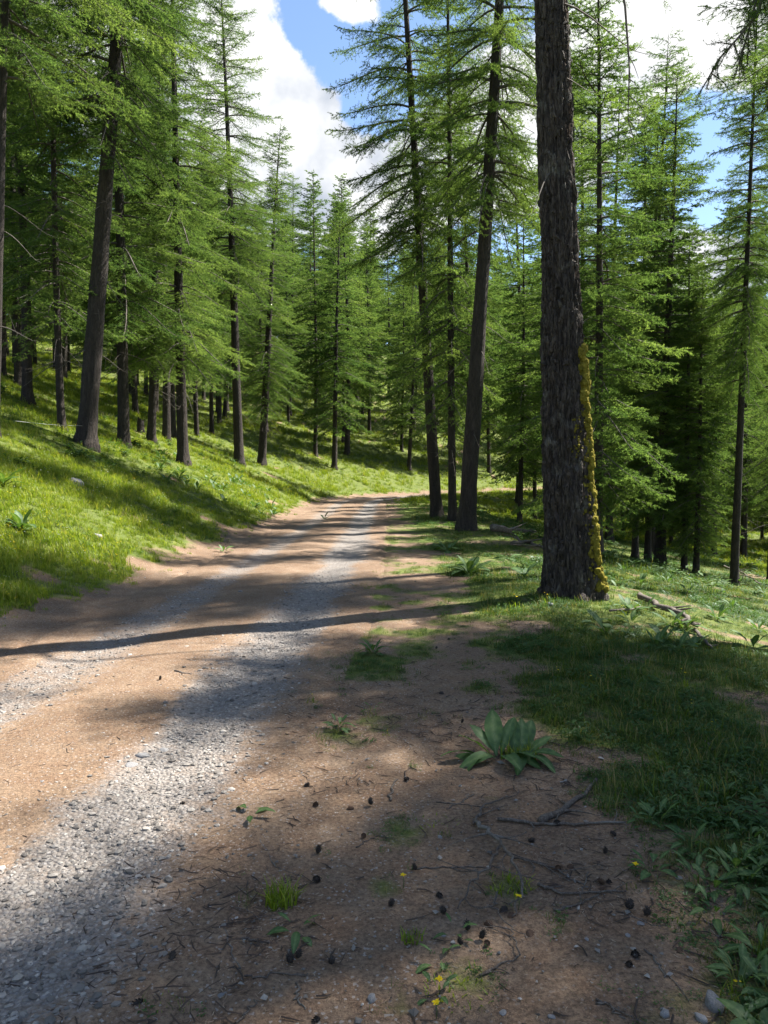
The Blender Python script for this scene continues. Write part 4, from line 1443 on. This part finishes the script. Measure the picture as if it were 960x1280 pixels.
CONES = [cone_mesh(1, M_CONE), cone_mesh(2, M_CONEDARK)]
CN = 'fallen larch cones'
cones = [(363, 1205, 1, 'dark round cone alone on the soil below the small pale rosette'), (213, 1203, 1, 'dark cone lying alone nearest the road at the lower left'), (401, 1100, 1, 'dark cone right of the lone bright grass clump'),
         (464, 1008, 1, 'largest dark cone of the pair on the open soil left of the broad-leaved clump'), (443, 1012, 0, 'small brown cone paired with a darker one on open soil'), (397, 1005, 0, 'reddish cone below the lit soil spot beside the road'),
         (456, 1046, 0, 'brown cone between the open soil pair and the grass patch'), (397, 1068, 1, 'blackish cone pair member above the lone cone'), (181, 1252, 1, 'cone with open scales near the bottom left'),
         (400, 1272, 1, 'dark cone cut off by the bottom edge of the photo'), (371, 1200, 1, 'half hidden cone beside the dark round one'), (413, 1208, 1, 'dark cone right of the round lone cone'),
         (520, 1090, 1, 'dark cone at the left tip of the forked dead branch'), (546, 1118, 1, 'dark cone under the left twigs of the forked dead branch'), (487, 1132, 1, 'dark cone in the middle of the needle-covered soil'),
         (662, 1172, 0, 'open brown cone at the right end of the cone heap, tipped with light scales'), (617, 1160, 0, 'open brown cone in the middle of the cone heap'), (600, 1176, 1, 'round black cone in front of the cone heap'),
         (585, 1165, 1, 'dark cone on the left of the cone heap'), (577, 1183, 1, 'lowest dark cone of the cone heap'), (609, 1180, 0, 'brown cone in front of the cone heap beside the black one'),
         (635, 1148, 0, 'brown cone at the back of the cone heap'), (626, 1140, 1, 'dark cone wedged under the twig behind the cone heap'), (746, 1111, 0, 'open reddish cone under the crossing sticks on the right'),
         (757, 1106, 0, 'brown cone touching the reddish one under the crossing sticks'), (712, 1088, 0, 'cone on the soil between the forked branch and the right sticks'), (700, 1086, 0, 'brown cone beside another one between forked branch and sticks'),
         (660, 1052, 1, 'large dark cone just below the thick broken stick'), (771, 1046, 1, 'dark cone at the right end of the thick broken stick'), (756, 1068, 1, 'dark cone right below the thick stick'),
         (759, 1100, 1, 'blackish cone right of the crossing sticks'), (785, 1138, 1, 'dark cone on the bare soil right of the cone heap'), (808, 1148, 1, 'dark cone beside a pale stone flake on the right soil'),
         (788, 1203, 1, 'dark cone on the lower right soil'), (791, 1190, 1, 'small dark cone just above the lower right one'), (848, 1192, 0, 'brown cone in the lit patch at lower right'),
         (700, 1030, 1, 'dark cone resting against the thick broken stick'), (556, 1145, 1, 'dark cone left above the cone heap'), (555, 868, 1, 'small dark cone on the soil above the broad-leaved clump'),
         (560, 800, 1, 'tiny dark cone on the sunny soil near the big trunk'), (545, 812, 1, 'tiny dark cone on the striped soil above the clump'), (577, 905, 1, 'small cone left of the broad-leaved clump'),
         (505, 975, 1, 'small dark cone on the open soil near a curved twig'), (380, 985, 1, 'small dark cone by the lit spot at the road edge'), (200, 851, 1, 'small dark cone lying on the road between the wheel tracks'),
         (302, 822, 1, 'tiny dark cone on the road beside the right wheel track'), (232, 1005, 1, 'dark cone on the road edge beside the wheel track')]
r_ = random.Random(3)
for (px, py, kd, lab) in cones:
    p = ground_at(px, py)
    o = link('larch_cone', CONES[kd], None, (p.x, p.y, p.z + r_.uniform(-.002, .008)))
    s = r_.uniform(.027, .042)
    o.scale = (s * .85, s * .85, s)
    o.rotation_euler = (r_.uniform(1.1, 1.9), r_.uniform(-.3, .3), r_.uniform(0, 6.28))
    if kd == 1 and r_.random() < .4: o.rotation_euler[0] = r_.uniform(.0, .5)
    tag(o, lab, 'cone', CN)

# ------------------------------------------------------------------ stones


def stone_mesh(seed, flat=.6):
    r = np.random.default_rng(seed)
    v, t = ICO[3]
    v = v.copy()
    for _ in range(11):                    # chop facets
        n = unit(r.normal(size=3)); d = r.uniform(.55, .85)
        over = v @ n - d
        v = v - np.where(over > 0, over, 0)[:, None] * n * .92
    v = v + .03 * np.stack([fbm(v[:, 1] * 3 + 5, v[:, 2] * 3 + c, seed + c) for c in range(3)], -1)
    v = v * np.array([1, .75, flat])
    return make_mesh('stone', v, t, None, [M_STONE], {'tint': np.full(len(v), .5)}, True)


STONES = [stone_mesh(k, f) for k, f in ((1, .6), (2, .45), (3, .7), (4, .35))]
ST = 'loose stones beside the road'
for i, (px, py, w, kd, lab) in enumerate([
    (893, 1256, 38, 0, 'largest grey-blue stone in the bottom right, beside the leafy herbs'), (831, 1268, 18, 2, 'pointed grey stone left of the largest bottom right stone'), (876, 1274, 20, 0, 'grey stone partly cut by the bottom edge below the largest one'),
    (465, 1250, 17, 2, 'lone grey stone at the bottom centre of the soil'), (828, 1262, 9, 1, 'small flake stone next to the pointed grey stone'), (688, 757, 13, 0, 'pale stone at the foot of the big mossy trunk'),
    (193, 1186, 10, 0, 'light blue-grey pebble on the soil beside the road at lower left'), (197, 1010, 10, 1, 'light pebble on the inner edge of the wheel track'), (52, 978, 10, 1, 'pale pebble on the brown middle of the road at left'),
    (122, 672, 16, 0, 'pale rock showing in the grass of the left bank'), (95, 605, 22, 2, 'grey rock half buried in the left bank behind the lower leaf clump'), (628, 1266, 14, 3, 'small pale stone near the bottom centre right'), (690, 1272, 12, 1, 'small stone chip at the bottom beside the lit soil'),
    (848, 1098, 12, 1, 'pale stone chip in the needles right of the small herb'), (785, 1170, 10, 3, 'bluish stone flake on the right soil'), (733, 1174, 8, 3, 'tiny light chip in the sun patch right of the cone heap'),
    (550, 1047, 8, 0, 'white pebble left of the forked dead branch'), (276, 1245, 12, 3, 'flat pale stone at the bottom left centre'), (115, 1205, 7, 1, 'little stone on the dark soil at the lower left'), (300, 740, 9, 1, 'stone in the left wheel track in the middle distance'),
    (555, 1170, 8, 3, 'flat chip lying left of the cone heap'), (800, 1155, 12, 3, 'pale flat flake beside a dark cone on the right'), (728, 810, 10, 1, 'small grey stone in the shaded grass below the big trunk'),
    (180, 945, 26, 3, 'flat grey bedrock slab flush in the right wheel track, upper one'), (165, 958, 24, 3, 'flat grey bedrock slab flush in the right wheel track, lower one'), (205, 938, 18, 1, 'flat slab at the right end of the bedrock in the wheel track'),
]):
    p = ground_at(px, py)
    sz = w * p.y / F_PX / 2
    o = link('stone', STONES[kd], None, (p.x, p.y, p.z + sz * .12 - (sz * .1 if 'bedrock' in lab else 0)))
    o.scale = (sz, sz, sz); o.rotation_euler = (r_.uniform(-.2, .2), r_.uniform(-.2, .2), r_.uniform(0, 6.28))
    tag(o, lab, 'stone', ST)

# ------------------------------------------------------------------ sticks and fallen branches


def stick(pix, r0, r1, label, group, forks=0, seed=0, lift=.0, mat=None, name='stick', wob=.006, flen=.12, arch=0.0):
    r = np.random.default_rng(seed)
    r0, r1 = (r0 * .85, r1 * .75) if r0 < .013 else (r0, r1)
    G = np.array([ground_at(a, b)[:] for a, b in pix])
    n = max(6, len(G) * 4)
    u = np.linspace(0, len(G) - 1, n)
    P = np.stack([np.interp(u, np.arange(len(G)), G[:, c]) for c in range(3)], -1)
    P[1:-1] += r.normal(size=(n - 2, 3)) * wob
    R = np.linspace(r0, r1, n) * (1 + .25 * (r.random(n) - .5))
    P[:, 2] = height(P[:, 0], P[:, 1]) + R * .8 + lift + arch * np.sin(np.linspace(0, math.pi, n))
    org = P[0].copy()
    root = link(name, None, None, org)
    mb = MB(); mb.tube(P - org, R, 8 if r0 > .008 else 5, True, r, .25)
    st = link('stem', mb.mesh('stem', [mat or M_STICK]), root)
    for k in range(forks):
        uu = r.uniform(.15, .95) * (n - 1)
        p = np.array([np.interp(uu, np.arange(n), P[:, c]) for c in range(3)]); rr = np.interp(uu, np.arange(n), R)
        t = unit(P[min(n - 1, int(uu) + 1)] - P[max(0, int(uu) - 1)])
        a = math.atan2(t[1], t[0]) + r.choice([-1, 1]) * r.uniform(.4, 1.1)
        ln = flen * r.uniform(.4, 1.4)
        m = np.linspace(0, 1, 6)
        q = p + np.stack([np.cos(a + .5 * r.normal() * m) * ln * m, np.sin(a + .5 * r.normal() * m) * ln * m, 0 * m], -1)
        q[1:, 2] = np.maximum(height(q[1:, 0], q[1:, 1]) + .003, p[2] + ln * m[1:] * r.uniform(-.1, .25))
        f = MB(); f.tube(q - org, np.linspace(rr * .6, .0012, 6), 5, True, r, .25)
        # knobbly short shoots
        for _ in range(int(ln / .02)):
            w = r.random(); o = np.array([np.interp(w, m, q[:, c]) for c in range(3)]) - org
            d = unit(r.normal(size=3)) * .005
            f.tube(np.stack([o, o + d]), [.0022, .0016], 4)
        link('twig', f.mesh('twig', [mat or M_STICK]), root)
    tag(root, label, 'stick', group)
    return root


SK = 'dead sticks on the soil'
stick([(675, 1030), (700, 1018), (722, 1000), (745, 976)], .017, .009, 'thickest broken stick with pale lichen bark, lying diagonally on the soil', SK, 2, 1)
stick([(622, 1026), (670, 1032), (720, 1032), (782, 1030)], .010, .006, 'horizontal dark stick crossing the foot of the thickest stick', SK, 3, 2, .004)
stick([(592, 1030), (608, 1048), (628, 1070), (648, 1096), (655, 1128), (640, 1150)], .011, .004, 'forked dead branch with grey twigs in the middle of the soil', SK, 7, 3, .012, flen=.2, arch=.03, name='fallen_branch')
stick([(592, 1034), (606, 1010), (635, 998)], .008, .003, 'short stick rising from the top of the forked dead branch', SK, 2, 31, .01)
stick([(625, 1062), (612, 1090), (590, 1112), (572, 1140)], .008, .003, 'curved grey branch running down left of the forked one', SK, 5, 4, .012, flen=.13, arch=.02, name='fallen_branch')
stick([(515, 1086), (555, 1085), (594, 1084), (625, 1085)], .0045, .003, 'thin straight twig lying level to the left of the forked branch', SK, 1, 5)
stick([(640, 1075), (690, 1087), (730, 1108)], .006, .003, 'long slender twig reaching right from the forked branch', SK, 4, 6, .006)
stick([(672, 1108), (700, 1118), (745, 1117), (783, 1116)], .007, .004, 'level stick on the right above the bare soil', SK, 2, 7, .004)
stick([(692, 1138), (715, 1136), (735, 1124), (752, 1116)], .006, .003, 'bent stick joining the level right stick from below', SK, 1, 8, .003)
stick([(735, 1095), (728, 1118), (722, 1145)], .004, .002, 'short twig crossing the level right stick', SK, 0, 9, .012)
stick([(600, 1222), (625, 1208), (650, 1196)], .006, .003, 'short knobbly twig in the sun patch at the bottom', SK, 2, 10, .003, flen=.04)
stick([(650, 1200), (640, 1170), (610, 1158)], .004, .002, 'thin pale twig over the heap of cones', SK, 2, 11, .015)
stick([(622, 1120), (616, 1140), (634, 1160), (657, 1178)], .004, .002, 'pale twig ending at the open cone', SK, 2, 12, .015)
stick([(805, 1188), (820, 1202), (830, 1222)], .004, .003, 'pale bent twig on the lower right soil', SK, 1, 13)
stick([(745, 1250), (765, 1262), (782, 1274)], .005, .003, 'dark twig at the bottom right of the soil', SK, 1, 14)
stick([(236, 1104), (252, 1101), (266, 1098)], .007, .005, 'short dark stick beside the road at lower left', SK, 0, 15)
stick([(302, 1175), (318, 1178), (336, 1179)], .006, .004, 'short dark stick left of the small pale rosette', SK, 0, 16)
stick([(305, 1221), (345, 1219), (385, 1217)], .004, .003, 'straight thin twig left of the dark round cone', SK, 1, 17)
stick([(325, 1050), (335, 1070), (345, 1085)], .005, .003, 'curved twig above the lone grass clump', SK, 1, 18)
stick([(262, 1120), (280, 1131), (300, 1142)], .003, .002, 'thin slanting twig on the soil left of the grass clump', SK, 1, 19)
stick([(280, 1160), (292, 1195), (300, 1215)], .004, .003, 'bent twig between the road and the small rosette', SK, 0, 20)
stick([(370, 1230), (372, 1250), (380, 1262)], .005, .003, 'short pale twig by the lone cone at the bottom', SK, 0, 21)
stick([(592, 994), (575, 1004), (558, 1012)], .005, .003, 'short twig below the dark broad-leaved clump', SK, 0, 22)
stick([(488, 1002), (490, 985), (497, 975)], .008, .006, 'short curved bark piece on the open soil', SK, 0, 23)
stick([(445, 1060), (460, 1050), (475, 1044)], .004, .003, 'thin twig near the brown cone on open soil', SK, 1, 24)
stick([(545, 1003), (580, 1006), (610, 1010)], .004, .003, 'thin level twig left of the thickest stick', SK, 1, 25)
stick([(296, 1280), (310, 1262), (324, 1252)], .005, .003, 'twig poking up from the bottom edge', SK, 0, 26)
stick([(218, 840), (230, 842), (240, 844)], .012, .008, 'small dark twig on the brown middle of the road', SK, 1, 27)
stick([(880, 1150), (905, 1165), (920, 1178)], .004, .003, 'thin twig under the leafy herbs at right', SK, 1, 28)
stick([(880, 925), (893, 940), (905, 955)], .008, .006, 'pale stick lying in the shaded grass at right', SK, 1, 29)
stick([(770, 1140), (800, 1150), (825, 1158)], .003, .002, 'thin straw on the needles at right', SK, 0, 30)

FB = 'fallen branches on the right slope'
stick([(800, 752), (830, 768), (858, 778), (872, 790)], .04, .022, 'dark fallen log with broken branches on the right slope', FB, 6, 41, .05, name='fallen_log', flen=.45, wob=.04)
stick([(762, 768), (790, 766), (812, 762)], .015, .008, 'thin pale stick pointing at the fallen log', FB, 2, 43, .03)
stick([(868, 792), (880, 805), (890, 815)], .02, .012, 'pale broken stick at the lower end of the fallen log', FB, 1, 44, .03)
stick([(615, 668), (640, 672), (668, 670)], .10, .05, 'heap log lying behind the verge left of the big trunk', FB, 7, 45, .1, name='fallen_log', flen=.7, wob=.05)
stick([(640, 685), (660, 682), (680, 690)], .05, .03, 'small dead bough behind the verge next to the big trunk', FB, 6, 46, .06, name='fallen_log', flen=.8, wob=.03)
stick([(905, 715), (930, 725), (950, 740)], .03, .012, 'pale dead branch leaning by the right edge larch', FB, 6, 47, .2, flen=.8)


# stump
def stump(px, py, rr, h, label):
    r = np.random.default_rng(px)
    p = ground_at(px, py)
    root = link('tree_stump', None, None, p); tag(root, label, 'stump', 'old stumps')
    mb = MB()
    zz = np.array([-.2, 0, .1, h * .6, h]); th = np.arange(16) / 16 * 6.283
    R = rr * np.array([1.5, 1.35, 1.12, 1, .96])[:, None] * (1 + .2 * (r.random((5, 16)) - .5))
    Zt = zz[:, None] * np.ones(16); Zt[-1] += .1 * r.normal(size=16)
    Vv = np.stack([R * np.cos(th), R * np.sin(th), Zt], -1).reshape(-1, 3)
    i = np.arange(4)[:, None] * 16; j = np.arange(16)[None]; k = (j + 1) % 16
    mb.add(Vv, None, np.stack([i + j, i + k, i + 16 + k, i + 16 + j], -1).reshape(-1, 4))
    link('trunk', mb.mesh('stump', [M_BARK]), root)
    top = np.vstack([Vv[-16:] * [.99, .99, 1] - [0, 0, .01], [[0, 0, h - .06]]])
    link('cut_face', make_mesh('cut_face', top, [(a, (a + 1) % 16, 16) for a in range(16)], None, [M_STICK]), root)


stump(176, 541, .16, .55, 'low dark stump between the bank larches')


# thin fence wire between two bank trunks
def wire():
    a = ground_at(20, 556) + Vector((0, 0, .55)); b = ground_at(112, 556) + Vector((0, -.25, .55))
    u = np.linspace(0, 1, 12)
    P = np.array([(a.lerp(b, t) - Vector((0, 0, .03 * math.sin(math.pi * t))))[:] for t in u])
    mb = MB(); mb.tube(P - P[0], .0035, 5)
    o = link('fence_wire', mb.mesh('wire', [M_WIRE]), None, P[0])
    tag(o, 'thin pale wire strung to the thick leaning trunk on the bank', 'wire')


wire()
